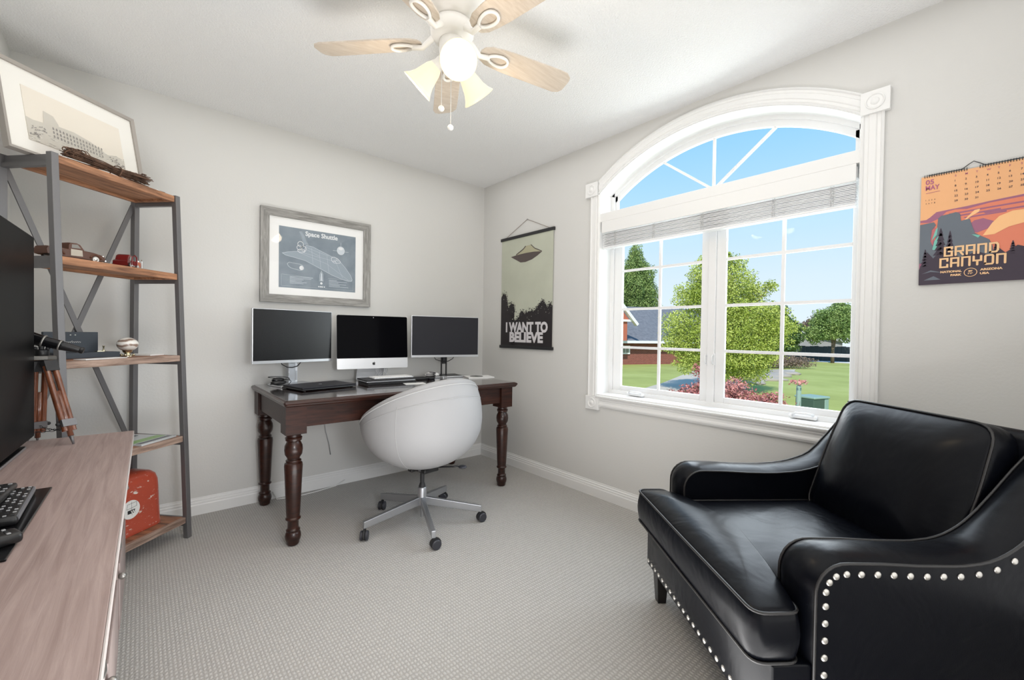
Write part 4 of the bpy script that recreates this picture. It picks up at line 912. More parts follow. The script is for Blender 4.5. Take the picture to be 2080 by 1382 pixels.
# local: x along width, -y to front
HT = 1.816; HWD = .277; PT = .026
fdep = lambda z: .242+(.320-.242)*(1-z/HT); rdep = lambda z: -.015*(1-z/HT)
for s_ in (-1,1):
    for f_ in (0,1):
        mb = MB(); dp = (fdep if f_ else rdep)
        x0,x1 = s_*HWD-PT/2, s_*HWD+PT/2; vs = []
        for z in (0, HT): y = -dp(z); vs += [(x0,y-PT*.5,z),(x1,y-PT*.5,z),(x1,y+PT*.5,z),(x0,y+PT*.5,z)]
        mb.add(vs,[(0,3,2,1),(4,5,6,7),(0,1,5,4),(1,2,6,5),(2,3,7,6),(3,0,4,7)],'shelf_steel'); mb.build('post', parent=sh, bevel=.0015)
LV = [1.816,1.406,.977,.550,.118]; TK = .032
for i, z in enumerate(LV):
    d = fdep(z); y0,y1 = -d-PT*.30, -rdep(z)-PT*.5
    x0,x1 = -HWD+PT/2+.001, HWD-PT/2-.001; zz = z-.004
    mt = 'reclaimed_wood' if i < 2 else 'weathered_wood'
    mb = MB(); mb.box((x0,y0,zz-TK),(x1,y0+.02,zz),mt); mb.box((x0,y1-.02,zz-TK),(x1,y1,zz),mt); mb.box((x0,y0+.02,zz-TK*.62),(x1,y1-.02,zz),'plank_wood' if i > 1 else mt)
    if i in (0,1): mb.box((x0,y0+.02,zz-TK),(x0+.02,y1-.02,zz),mt); mb.box((x1-.02,y0+.02,zz-TK),(x1,y1-.02,zz),mt)
    mb.build('shelf_board', parent=sh, bevel=.003)
    for s_ in (-1,1):
        mb = MB(); x = s_*HWD; mb.box((x-.010,-d+PT*.5,zz-TK-.018),(x+.010,-rdep(z)-PT*.5,zz-TK-.001 if 1 else 0),'shelf_steel'); mb.box((x-s_*.001,-d+PT*.5,zz-TK-.001),(x-s_*.012,-rdep(z)-PT*.5,zz-.001),'shelf_steel'); mb.build('side_rail', parent=sh)
# X braces at the back
za, zm, zb_ = 1.765, 1.115, .50
for (a0,z0,a1,z1) in ((HWD-.01,za,-HWD+.01,.45),(-HWD+.01,za,HWD-.01,.45)):
    mb = MB(); yy = .004 if a0 > 0 else -.004; mb.bar((a0,yy,z0),(a1,yy,z1),.005,.024,'shelf_steel',up=(0,1,0) if 0 else (0,0,1)); mb.build('cross_brace', parent=sh)
# ---- on the top shelf
ef = thing('framed_engraving','pale framed engraving of an ancient ruin leaning on the top shelf','picture',tuple(SP(-.075,.135,1.813)),TH)
M4 = Matrix.Rotation(radians(-11),4,'X') @ Matrix.Translation((0,0,.19))
def tf(mb, M_): mb.v = [tuple(M_ @ Vector(v)) for v in mb.v]; return mb
fw, fh = .55, .38
mb = MB(); frame4(mb, fw, fh, .013, .028, 'pale_frame', y0=.014); tf(mb,M4).build('frame', parent=ef)
mb = MB(); mb.box((-fw/2+.010,0,-fh/2+.010),(fw/2-.010,.010,fh/2-.010),'cream_mat'); tf(mb,M4).build('mount_board', parent=ef)
mb = MB(); q0,q1,w0,w1 = -.195,.195,-.125,.105; mb.box((q0,-.002,w0),(q1,.0,w1),'sepia_sky')
Eg = lambda x,y,l=0: (q0+(q1-q0)*x, -.0024-.0004*l, w0+(w1-w0)*y)
def ef_(pts,m,l): mb.face([Eg(x,y,l) for x,y in pts],m)
ef_([(0,.0),(1,.0),(1,.30),(.9,.33),(.8,.28),(.62,.42),(.45,.48),(.32,.47),(.22,.46),(.15,.42),(.06,.40),(0,.42)],'sepia_mid',1)
ef_([(.155,.42),(.17,.66),(.26,.63),(.30,.50),(.30,.42)],'sepia_mid',2)
for r_ in range(3):
    for c_ in range(17):
        x = .20+.033*c_; y = .36-.075*r_ - .06*(x-.2); 
        if .2 < x < .74: ef_([(x,y),(x+.015,y),(x+.015,y+.04),(x+.0075,y+.055),(x,y+.04)],'sepia_ink',3)
rr = random.Random(5)
for k in range(170):
    x,y = rr.random(), rr.random()**1.4*.32; l = rr.uniform(.008,.03); ef_([(x,y),(min(1,x+l),y+.002),(min(1,x+l),y+.008),(x,y+.005)],rr.choice(['sepia_ink','cream_mat','sepia_ink']),4)
for cx,cy,s_ in ((.10,.26,.07),(.05,.12,.05),(.86,.20,.05),(.93,.13,.05)):
    for k in range(14): x = cx+rr.uniform(-s_,s_); y = cy+rr.uniform(-s_,s_)*.8; x = min(max(x,.0),.98); ef_([(x,y),(x+.018,y+.01),(x+.01,y+.03)],'sepia_ink',5)
tf(mb,M4).build('print', parent=ef)
mb = MB(); mb.face([(-fw/2+.018,-.008,-fh/2+.018),(fw/2-.018,-.008,-fh/2+.018),(fw/2-.018,-.008,fh/2-.018),(-fw/2+.018,-.008,fh/2-.018)],'picture_glass'); tf(mb,M4).build('glass', parent=ef)
# twig bundle
tb = thing('twig_bundle','bundle of brown tied vine twigs lying on the top shelf','twigs',tuple(SP(-.035,.215,1.814)),TH)
mb = MB()
for k in range(62):
    r_ = rnd.uniform(0,.029); t = rnd.uniform(0,6.28); y,z = r_*cos(t)*1.15, .031+r_*sin(t)*.85; x0 = -.165+rnd.uniform(-.02,.02); x1 = .165+rnd.uniform(-.02,.02)
    pts = []
    for j in range(7): u = j/6; sq = .65+.5*abs(2*u-1.0)**1.2; pts.append((x0+(x1-x0)*u, y*sq+rnd.uniform(-.002,.002), .031+(z-.031)*sq+rnd.uniform(-.002,.002)))
    mb.tube(pts,rnd.uniform(.0014,.0026),'twig',seg=5)
for k in range(46):
    e = rnd.choice((-1,-1,1)); cx = e*rnd.uniform(.10,.170); cy = rnd.uniform(-.018,.018); cz = .036+rnd.uniform(-.012,.022); rr_ = rnd.uniform(.007,.017)
    tl = rnd.uniform(0,3); mb.tube([(cx+rr_*cos(t), cy+rr_*sin(t)*cos(tl)*.8, cz+rr_*sin(t)*abs(sin(tl))*.8) for t in [j*.55 for j in range(10)]],.0019,'twig',seg=5)
mb.tube([(-.10,0,.045),(-.115,.004,.064),(-.095,.0,.067),(-.07,0,.045),(-.05,0,.04)],.002,'twig',seg=5)
mb.build('twigs', parent=tb, smooth=True)
mb = MB(); mb.tube([(.03+.002*sin(3*t), .031*cos(t), .027+.025*sin(t)) for t in [j*.3 for j in range(42)]],.0022,'twig',seg=5); mb.build('twig_tie', parent=tb, smooth=True)
mb = MB(); mb.tube([(.0,0,.004),(.02,.002,.006),(.045,-.002,.005),(.05,.01,.004),(.02,.014,.004)],.0016,'chrome',seg=6); tag(mb.build('wire_clip', loc=tuple(SP(.175,.235,1.812)), rot=(0,0,TH), smooth=True),'small steel wire clip at the end of the top shelf','clip')
# ---- second shelf: toy truck and toy car
def wheel(parent, x, y, z, r, w, name='wheel'):
    mb = MB(); Mw = Matrix.Translation((x,y,z)) @ Matrix.Rotation(pi/2,4,'X')
    mb.lathe([(r*.6,-w/2),(r*.95,-w/2),(r,-w/4),(r,w/4),(r*.95,w/2),(r*.6,w/2)],'dark_rubber',mat4=Mw,seg=20)
    mb.lathe([(r*.45,-w/2-.0008),(r*.78,-w/2-.0012),(r*.82,-w/2-.0002)],'tyre_white',mat4=Mw,seg=20); mb.lathe([(r*.45,w/2+.0008),(r*.78,w/2+.0012),(r*.82,w/2+.0002)],'tyre_white',mat4=Mw,seg=20)
    mb.lathe([(.001,-w/2-.003),(r*.45,-w/2-.0012)],'chrome',mat4=Mw,seg=16); mb.lathe([(.001,w/2+.003),(r*.45,w/2+.0012)],'chrome',mat4=Mw,seg=16)
    mb.build(name, parent=parent, smooth=True, auto=40)
def side_body(mb, pts, w, m, crown=.75, z0=None):
    # side outline (x,z) swept across the width, narrowing towards the top
    zs = [p[1] for p in pts]; lo, hi = min(zs), max(zs); secs = []
    for t in (-1,-.9,-.6,0,.6,.9,1):
        k = 1 - (.10 if abs(t) == 1 else .03 if abs(t) == .9 else 0); secs.append([(x, t*w/2, lo+(z-lo)*k) for x,z in pts])
    n_ = len(pts); vs = [v for s_ in secs for v in s_]; fs = []
    for i in range(len(secs)-1):
        for k in range(n_): k2 = (k+1)%n_; fs.append((i*n_+k,i*n_+k2,(i+1)*n_+k2,(i+1)*n_+k))
    fs += [list(range(n_)), [(len(secs)-1)*n_+k for k in range(n_)]]; mb.add(vs, fs, m)
tk = thing('toy_truck','brown model pickup truck with whitewall wheels on the second shelf','toy truck',tuple(SP(-.150,.165,1.402)),TH-radians(4))
mb = MB(); side_body(mb, [(-.105,.014),(-.108,.034),(-.103,.046),(-.03,.046),(-.028,.046),(.028,.048),(.06,.046),(.090,.040),(.104,.030),(.106,.016),(.09,.012),(-.09,.012)], .072, 'truck_brown'); mb.build('body', parent=tk, smooth=True, auto=50)
mb = MB(); side_body(mb, [(-.030,.044),(-.029,.066),(-.024,.074),(.002,.076),(.012,.072),(.026,.050),(.026,.044)], .062, 'truck_brown'); mb.build('cab', parent=tk, smooth=True, auto=50)
mb = MB()
for s_ in (-1,1): mb.face([(x,s_*.0318,z) for x,z in ((-.020,.052),(-.019,.067),(.002,.069),(.014,.054))],'car_glass'); mb.face([(x,s_*.0368,z) for x,z in ((-.026,.018),(-.026,.046),(.016,.046),(.018,.020))],'truck_pale')
mb.build('door_panel', parent=tk)
for x in (-.07,.068):
    for s_ in (-1,1):
        wheel(tk, x, s_*.030, .0155, .0155, .012)
        mb = MB(); mb.tube([(x+.021*cos(t),s_*.033,.016+.021*sin(t)) for t in [radians(5+170*j/8) for j in range(9)]],.0055,'truck_brown',seg=8); mb.build('fender', parent=tk, smooth=True)
mb = MB(); mb.tube([(.108,-.034,.016),(.112,0,.016),(.108,.034,.016)],.0035,'chrome'); mb.box((.103,-.02,.02),(.108,.02,.036),'chrome')
for s_ in (-1,1): mb.ball((.102,s_*.026,.034),.007,'chrome')
mb.build('front_bumper', parent=tk, smooth=True, auto=40)
tcx = thing('toy_car','dark red model car with open doors on the second shelf','toy car',tuple(SP(.075,.175,1.402)),TH+radians(28))
mb = MB(); side_body(mb, [(-.055,.010),(-.058,.030),(-.050,.036),(.05,.034),(.060,.026),(.058,.010)], .056, 'car_red'); mb.build('body', parent=tcx, smooth=True, auto=50)
mb = MB(); side_body(mb, [(-.045,.034),(-.034,.060),(-.022,.066),(.010,.064),(.022,.034)], .048, 'car_red'); mb.build('cab', parent=tcx, smooth=True, auto=50)
mb = MB(); mb.face([(x,-.0252,z) for x,z in ((-.030,.038),(-.024,.056),(.004,.056),(.012,.038))],'car_glass'); mb.face([(x,-.0286,z) for x,z in ((-.05,.014),(-.02,.032),(.02,.030),(.05,.014))],'chrome'); mb.build('side_trim', parent=tcx)
mb = MB(); mb.rbox((.045,-.034,.014),(.075,.034,.042),.006,'car_orange'); mb.tube([(.078,-.036,.010),(.078,-.036,.050),(.070,-.036,.054)],.002,'chrome'); mb.ball((.074,-.020,.045),.008,'chrome'); mb.ball((.074,.020,.045),.008,'chrome'); mb.build('radiator', parent=tcx, smooth=True, auto=40)
mb = MB(); mb.tube([(-.062,-.045,.012),(-.064,-.05,.05),(-.056,-.055,.058),(-.048,-.06,.05),(-.046,-.06,.012)],.003,'car_red'); mb.box((-.064,-.058,.010),(-.046,-.050,.030),'car_red'); mb.build('open_door', parent=tcx, smooth=True, auto=40)
for x in (-.036,.040):
    for s_ in (-1,1): wheel(tcx, x, s_*.028, .013, .013, .010)
# ---- third shelf
bx = thing('presentation_box','open slate blue presentation box with small lettering on the middle shelf','box',tuple(SP(-.055,.085,.973)),TH-radians(6))
mb = MB(); mb.rbox((-.115,-.075,0),(.115,.03,.026),.002,'box_slate'); mb.build('tray', parent=bx)
mb = MB(); mb.rbox((-.115,.03,.010),(.092,.042,.118),.002,'box_slate'); 
ribbon(mb,[(-.050+.0022*i+.0014*sin(i*1.9),.071+.0040*sin(i*1.9+.6)*(1.6 if i in (1,2,17) else .7)) for i in range(34)],.0012,lambda x,y:(x,.0295,y),'gilt_text')
for a_ in (-.018,.0): mb.ball((a_,.029,.104),.003,'gilt_text')
mb.build('lid', parent=bx)
mb = MB(); mb.lathe([(.007,0),(.007,.006),(.003,.008),(.003,.022),(.0045,.024),(.0045,.028)],'brass',(0.082,-.02,.026),14); mb.box((.050,-.03,.026),(.076,-.012,.030),'brass'); tag(mb.build('brass_stamp', parent=None, loc=tuple(SP(-.055,.085,.973)), rot=(0,0,TH-radians(6)), smooth=True, auto=40),'tiny brass stamp standing on the open slate blue box','ornament')
og = thing('stone_egg','polished banded stone egg on a small brass stand beside the slate blue box','ornament',tuple(SP(.088,.17,.973)),TH)
mb = MB(); mb.ball((0,0,.060),.042,'shell_marble',32,18,(1.0,1.0,.80)); mb.build('egg', parent=og, smooth=True)
mb = MB(); mb.lathe([(.024,0),(.024,.004),(.014,.008),(.012,.016),(.018,.022),(.020,.030)],'brass',seg=20)
for k in range(4): mb.ball((.024*cos(k*1.57+.5),.024*sin(k*1.57+.5),.008),.006,'brass')
mb.build('stand', parent=og, smooth=True, auto=50)
def leaflet(name,label,cat,a,b,z,rz,w,d,t,m,extra=None):
    mb = MB(); mb.box((-w/2,-d/2,0),(w/2,d/2,t),m)
    if extra: extra(mb,w,d,t)
    return tag(mb.build(name, loc=tuple(SP(a,b,z)), rot=(0,0,TH+rz)),label,cat)
leaflet('loose_paper','loose white papers spread along the edge of the middle shelf','papers',-.10,.255,.9735,radians(5),.19,.055,.003,'paper_white')
leaflet('dark_booklet','thin black booklet under the stone egg stand','booklet',.10,.10,.9735,radians(-8),.15,.11,.0,'magazine_dark') if 0 else None
leaflet('white_booklet','grey white booklet at the end of the middle shelf by the steel post','booklet',.19,.14,.9735,radians(9),.09,.15,.006,'paper_white')
mg = thing('white_figurine','small white and gold figurine behind the telescope on the middle shelf','figurine',tuple(SP(-.230,.10,.973)),TH)
mb = MB(); mb.rbox((-.045,-.03,0),(.045,.03,.010),.003,'matte_black'); mb.build('plinth', parent=mg)
mb = MB(); mb.ball((0,0,.030),.026,'paper_white',16,10,(1.3,.7,.8)); mb.ball((.022,0,.048),.014,'paper_white',12,8); mb.ball((.030,-.008,.052),.005,'brass'); mb.build('figure', parent=mg, smooth=True)
# ---- fourth shelf: magazines
def mag(mb,w,d,t):
    mb.box((-w/2+.01,-d/2+.05,t),(w/2-.01,-d/2+.10,t+.0006),'magazine_green'); mb.box((-w/2+.01,-d/2+.015,t),(w/2-.01,-d/2+.04,t+.0006),'magazine_dark'); mb.box((-w/2+.01,d/2-.09,t),(w/2-.03,d/2-.04,t+.0006),'magazine_dark')
leaflet('magazine','glossy magazine with a green band on the shelf above the red cooler','magazine',.135,.155,.546,radians(4),.20,.27,.007,'magazine',mag)
leaflet('magazine','grey glossy magazine on the low shelf behind the telescope tripod','magazine',-.13,.15,.546,radians(-3),.25,.24,.009,'paper_white')
# ---- bottom shelf: red cooler
rc = thing('red_cooler','scuffed red metal picnic cooler with round white sticker on the bottom shelf','cooler',tuple(SP(.03,.16,.115)),TH)
mb = MB(); secs = []
prof_ = [(0,1.0),(.02,1.0),(.022,.985),(.10,.965),(.20,.94),(.235,.92),(.262,.86),(.280,.72),(.288,.5),(.290,.2)]
base_ = smooth_loop([(-.175,-.095),(.175,-.095),(.175,.095),(-.175,.095)],.045,6); vs = []
for z,k in prof_: 
    ins = (1-k); vs += [(p.x*(1-ins*.75), p.y*(1-ins*1.0), z*.99) for p in base_]
n_ = len(base_); fs = []
for i in range(len(prof_)-1):
    for k in range(n_): k2 = (k+1)%n_; fs.append((i*n_+k,i*n_+k2,(i+1)*n_+k2,(i+1)*n_+k))
fs += [list(range(n_))[::-1],[(len(prof_)-1)*n_+k for k in range(n_)]]; mb.add(vs, fs, 'distressed_red'); mb.build('body', parent=rc, smooth=True, auto=50)
mb = MB(); sty = -.0955
mb.lathe([(.001,.001),(.044,.001),(.044,.0)],'sticker_white',mat4=Matrix.Translation((.002,sty+.0024,.128)) @ Matrix.Rotation(radians(88.2),4,'X'),seg=32,cap=False)
mb.box((-.014,sty+.0008,.106),(.022,sty+.002,.126),'matte_black'); ribbon(mb,[(-.018,.133),(.030,.138),(.030,.158),(-.014,.156)],.0015,lambda x,z:(x,sty+.0010+(z-.128)*.03,z),'matte_black',True); ribbon(mb,[(.006,.10),(.006,.164)],.0012,lambda x,z:(x,sty+.0009+(z-.128)*.03,z),'matte_black')
text(mb,'W',.022,lambda x,z:(x+.000,sty+.0004,z+.108),'sticker_white',bold=.0006); mb.build('sticker', parent=rc)

# ================================================================== TV CONSOLE, TV, REMOTES, TELESCOPE
CZ = .678
cn = thing('tv_console','long grey brown stained wooden media console along the left wall','console',(-2.40,-.745,0),radians(-.55))
# local: x<0 to the wall, y<0 along it to the camera
CL = 2.35
mb = MB(); mb.box((-.435,-CL,CZ-.028),(0,0,CZ),'console_top_wood'); mb.build('top', parent=cn, bevel=.002)
mb = MB(); mb.box((.0002,-CL,CZ-.026),(.0022,-.001,CZ-.001),'console_edge'); mb.build('edge_band', parent=cn)
mb = MB(); mb.box((-.425,-CL+.03,.05),(-.045,-.03,CZ-.028),'console_body_wood'); mb.box((-.42,-CL+.06,0),(-.07,-.06,.05),'console_body_wood'); mb.build('carcass', parent=cn)
y = -.035
for k in range(4):
    y0 = y-.555; y1 = y
    mb = MB(); mb.box((-.045,y0+.008,.40),(-.027,y1-.008,CZ-.036),'console_body_wood'); d_ = mb.build('drawer', parent=cn, bevel=.002)
    mb = MB(); mb.tube([(-.027,(y0+y1)/2-.035,.53),(-.012,(y0+y1)/2-.025,.525),(-.010,(y0+y1)/2,.522),(-.012,(y0+y1)/2+.025,.525),(-.027,(y0+y1)/2+.035,.53)],.004,'pewter'); mb.build('handle', parent=d_, smooth=True)
    mb = MB(); mb.box((-.045,y0+.008,.07),(-.027,y1-.008,.392),'console_body_wood'); mb.box((-.0275,y0+.06,.12),(-.022,y1-.06,.34),'console_body_wood'); d_ = mb.build('door', parent=cn, bevel=.002)
    mb = MB(); mb.ball((-.016,y0+.05,.30),.011,'pewter'); mb.build('knob', parent=d_, smooth=True)
    y = y0
tv = thing('tv','black flat screen television standing on the console beside the telescope','television',(-2.674,-.852,CZ),pi/2-radians(2.3))
# local: x along the screen to +Y world, -y towards the room (+X world)
tw, th = 1.29, .725
mb = MB(); mb.rbox((-tw+.0,-.004,.034),(.0,.045,.034+th),.006,'tv_black'); mb.build('housing', parent=tv)
mb = MB(); mb.box((-tw+.035,-.0055,.034+.045),(-.035,-.0035,.034+th-.035),'tv_black'); mb.build('screen', parent=tv)
mb = MB(); mb.rbox((-.70,.005,.010),(-.54,.035,.08),.004,'black_plastic'); mb.build('stand_neck', parent=tv)
mb = MB(); mb.rbox((-1.20,.008,0),(-.055,.13,.012),.003,'tv_black'); mb.box((-1.20,.0065,.002),(-.055,.009,.010),'steel_grey'); mb.box((-1.16,.02,.0115),(-.075,.04,.036),'black_plastic'); mb.build('stand_base', parent=tv)
# glass tray with remotes
ty = MB(); ty.rbox((-.062,-.235,0),(.062,.235,.006),.002,'gloss_black'); tag(ty.build('serving_tray', loc=(-2.622,-1.735,CZ), rot=(0,0,radians(-1))),'shiny black glass tray under the remotes on the console','tray')
def remote(name,label,x,y,z,rz,w,l,h,rows,cols,silver=False,tilt=0):
    t = thing(name,label,'remote control',(x,y,z),rz); t.rotation_euler = (tilt,0,rz)
    mb = MB(); mb.rbox((-w/2,-l/2,0),(w/2,l/2,h),min(h*.4,.008),'black_plastic'); 
    if silver: mb.box((w/2-.004,-l/2+.01,h*.45),(w/2+.0005,l/2-.01,h*.9),'remote_silver')
    mb.build('body', parent=t, smooth=True, auto=40)
    mb = MB()
    for r_ in range(rows):
        for c_ in range(cols):
            cx = -w/2+w*(c_+.5)/cols*.9+w*.05; cy = -l/2+l*(r_+.7)/(rows+.6); 
            mb.rbox((cx-w/cols*.22,cy-l/rows*.13,h-.0005),(cx+w/cols*.22,cy+l/rows*.13,h+.0018),.0008,'key_grey' if (r_+c_)%3 else 'matte_black',seg=1)
    mb.build('buttons', parent=t)
    return t
remote('remote_control','long black remote with silver side strip lying on the glass tray',-2.606,-1.660,CZ+.006,radians(1),.054,.25,.020,12,4,True)
remote('remote_control','rounded black remote stacked on top of the silver edged remote',-2.640,-1.640,CZ+.0275,radians(-3),.050,.19,.016,9,3)
remote('remote_control','black remote at the near end of the glass tray',-2.625,-1.905,CZ+.006,radians(-68),.048,.14,.022,6,3)
# telescope on wooden tripod
ts = thing('telescope','black brass-fitted telescope on a small wooden tripod on the console','telescope',(-2.66,-.79,CZ))
HC = Vector((0,0,.315))
e1 = Vector((-2.546,-.80,1.020))-Vector((-2.66,-.79,CZ)); e0 = e1+Vector((-.27,.03,.094))
ax = (e0-e1).normalized(); q = ax.to_track_quat('Z','Y').to_matrix().to_4x4(); Mt = Matrix.Translation(e1) @ q
mb = MB(); mb.lathe([(.020,.112),(.0225,.114),(.0225,.122),(.0215,.124),(.0265,.17),(.0295,.24),(.030,.27),(.032,.272),(.032,.295),(.028,.296)],'gloss_black',mat4=Mt,seg=28); mb.build('main_tube', parent=ts, smooth=True, auto=35)
mb = MB(); mb.lathe([(.017,.062),(.0185,.064),(.019,.112),(.020,.113)],'gloss_black',mat4=Mt,seg=24); mb.build('draw_tube', parent=ts, smooth=True, auto=35)
mb = MB(); mb.lathe([(.009,0),(.0125,.002),(.0125,.010),(.0105,.012),(.013,.020),(.0175,.062)],'black_plastic',mat4=Mt,seg=24); mb.build('eyepiece', parent=ts, smooth=True, auto=35)
for p_ in (.116,.070):
    mb = MB(); mb.lathe([(.0195 if p_ < .09 else .0225,p_-.003),(.0210 if p_ < .09 else .0245,p_),(.0195 if p_ < .09 else .0225,p_+.003)],'pewter',mat4=Mt,seg=24); mb.build('ring', parent=ts, smooth=True)
mb = MB(); cpt = e1+ax*.12; mb.lathe([(.008,.345),(.008,.362)],'matte_black',(0,0,0),14); mb.lathe([(.019,.325),(.021,.328),(.021,.346),(.012,.350)],'black_plastic',(0,0,0),20)
for s_ in (-1,1): mb.ball((s_*.016,0,.353),.007,'matte_black')
mb.build('mount_head', parent=ts, smooth=True, auto=40)
mb = MB(); mb.lathe([(.038,.310),(.040,.312),(.040,.322),(.036,.325)],'pewter',seg=6); mb.build('mount_plate', parent=ts)
for k,(fxx,fyy) in enumerate(((.095,-.12),(-.015,.035),(-.10,-.02))):
    foot = Vector((fxx,fyy,.0)); topv = Vector((fxx*.22,fyy*.22,.306)); d = (foot-topv); dn = d.normalized(); side = dn.cross(Vector((0,0,1))).normalized()
    lg = MB(); 
    for s_ in (-1,1):
        lg.tube([topv+side*s_*.013+dn*.02, topv+side*s_*.013+dn*.275],.0095,'tripod_wood',seg=10)
    lo = lg.build('tripod_leg', parent=ts, smooth=True, auto=40)
    lg = MB(); lg.tube([topv+dn*.12,topv+dn*.295],.0085,'tripod_wood',seg=10); lg.build('leg_extension', parent=lo, smooth=True)
    lg = MB(); lg.bar(topv+dn*.0,topv+dn*.04,.040,.022,'matte_black',up=tuple(side.cross(dn))); lg.build('leg_bracket', parent=lo)
    lg = MB(); lg.bar(topv+dn*.232,topv+dn*.258,.044,.026,'shelf_steel',up=tuple(side.cross(dn))); lg.build('leg_clamp', parent=lo)
    lg = MB(); lg.ball(tuple(topv+dn*.245+side*.028),.007,'matte_black'); lg.build('clamp_screw', parent=lo, smooth=True)
    lg = MB(); lg.tube([topv+dn*.288,topv+dn*(d.length-.002)],[.007,.003],'shelf_steel',seg=10); lg.build('spike_foot', parent=lo, smooth=True)
def chain(p,q,parent):
    p,q = Vector(p),Vector(q); n_ = 13; mb = MB()
    for i in range(n_):
        t = (i+.5)/n_; c = p+(q-p)*t+Vector((0,0,-.012*4*t*(1-t))); d = (q-p).normalized(); sd = Vector((0,0,1)) if i%2 else d.cross(Vector((0,0,1))).normalized(); L_ = (q-p).length/n_*.62
        mb.tube([c+d*L_*cos(a)+sd*.0035*sin(a) for a in [k*pi/5 for k in range(10)]],.0009,'matte_black',seg=5,closed=True)
    mb.build('chain', parent=parent, smooth=True)
chain((.077,-.095,.06),(-.013,.028,.06),ts); chain((.077,-.095,.06),(-.08,-.018,.06),ts)

# ================================================================== OUTDOORS
GZ = -.6
mb = MB(); mb.box((.3,-40,GZ-.2),(90,60,GZ),'lawn_grass'); tag(mb.build('lawn'),kind='structure')
# near path / driveway and far road
mb = MB(); mb.prism([(3,2.4),(8.78,4.18),(10.44,4.64),(11.76,4.96),(17.12,6.67),(21.62,7.8),(21.5,7.08),(15.74,5.11),(11.06,3.6),(7.9,2.73),(3,1.2)], lambda x,y,k:(x,y,GZ+.01+.02*k),'concrete'); tag(mb.build('path_paving'),kind='structure')
mb = MB(); mb.prism([(11.39,2.65),(13.84,2.85),(17.35,3.12),(21.84,3.75),(24.2,4.34),(23.14,4.62),(19.71,4.18),(15.55,3.85),(12.9,3.6)], lambda x,y,k:(x,y,GZ+.01+.02*k),'concrete'); tag(mb.build('path_paving'),kind='structure')
mb = MB(); mb.prism([(34.5,-20),(36.6,-20),(36.6,9),(34.5,9)], lambda x,y,k:(x,y,GZ+.01+.02*k),'pale_concrete'); tag(mb.build('road'),kind='structure')
# rock border beside the main tree
for i,(x,y,s_) in enumerate(((13.5,3.2,.5),(15,3.3,.45),(16.8,3.3,.5),(18.8,3.6,.5),(21,3.9,.5),(12.2,3.0,.45))):
    mb = MB(); bm = bmesh.new(); bmesh.ops.create_icosphere(bm, subdivisions=3, radius=1)
    r3 = random.Random(i)
    for v in bm.verts: v.co *= 1+.12*sin(v.co.x*5+i)+.08*sin(v.co.y*9)
    mb.add([(v.co.x*s_*1.6, v.co.y*s_, v.co.z*s_*.28) for v in bm.verts],[[v.index for v in f.verts] for f in bm.faces],'rock'); bm.free()
    tag(mb.build('border_rock', loc=(x,y,GZ+.03), smooth=True, rot=(0,0,i)),'pale boulder in the stone border below the bright green tree','rock','boulders in the stone border')
# trees
import numpy as np
def leaves(name, parent, blobs, count, size, matname, seed):
    rg = np.random.default_rng(seed); vs = []; w_ = np.array([b[3]*b[4]*b[5] for b in blobs])**.67; w_ = w_/w_.sum()
    idx = rg.choice(len(blobs), count, p=w_); B = np.array(blobs)[idx]
    d = rg.normal(size=(count,3)); d /= np.linalg.norm(d,axis=1)[:,None]; r_ = rg.random(count)**.42
    r_ *= 1+.12*np.sin(d[:,0]*9+B[:,0]*7)+.12*np.sin(d[:,2]*8+B[:,1]*5)
    C_ = B[:,:3]+d*r_[:,None]*B[:,3:6]
    u = rg.normal(size=(count,3)); u /= np.linalg.norm(u,axis=1)[:,None]; v = np.cross(u, rg.normal(size=(count,3))); v /= np.linalg.norm(v,axis=1)[:,None]
    s_ = size*rg.uniform(.6,1.3,count)[:,None]
    V = np.stack([C_-u*s_, C_+v*s_*.55, C_+u*s_, C_-v*s_*.55], axis=1).reshape(-1,3)
    me = bpy.data.meshes.new(name); me.vertices.add(len(V)); me.vertices.foreach_set('co', V.ravel()); me.loops.add(count*4); me.loops.foreach_set('vertex_index', np.arange(count*4)); me.polygons.add(count); me.polygons.foreach_set('loop_start', np.arange(count)*4); me.update(calc_edges=True); me.validate()
    me.materials.append(MATS[matname]); o = bpy.data.objects.new(name, me); COL.objects.link(o); o.parent = parent; return o
def tree(name, label, cat, loc, blobs, count, size, m, seed, trunk_r=.08, trunk_h=1.6, branches=6, group=None):
    t = thing(name, label, cat, loc, 0, group)
    mb = MB(); r3 = random.Random(seed); mb.tube([(0,0,0),(.03,0,trunk_h*.5),(0,.03,trunk_h)],[trunk_r,trunk_r*.8,trunk_r*.55],'bark',seg=10)
    for k in range(branches):
        b = r3.choice(blobs); z0 = trunk_h*r3.uniform(.25,.9); e = Vector((b[0],b[1],b[2]+b[5]*.5)); mb.tube([(0,0,z0),tuple(e*.5+Vector((0,0,z0*.5))),tuple(e)],[trunk_r*.45,trunk_r*.25,trunk_r*.08],'bark',seg=6)
    mb.build('trunk', parent=t, smooth=True); leaves('crown', t, blobs, count, size, m, seed); return t
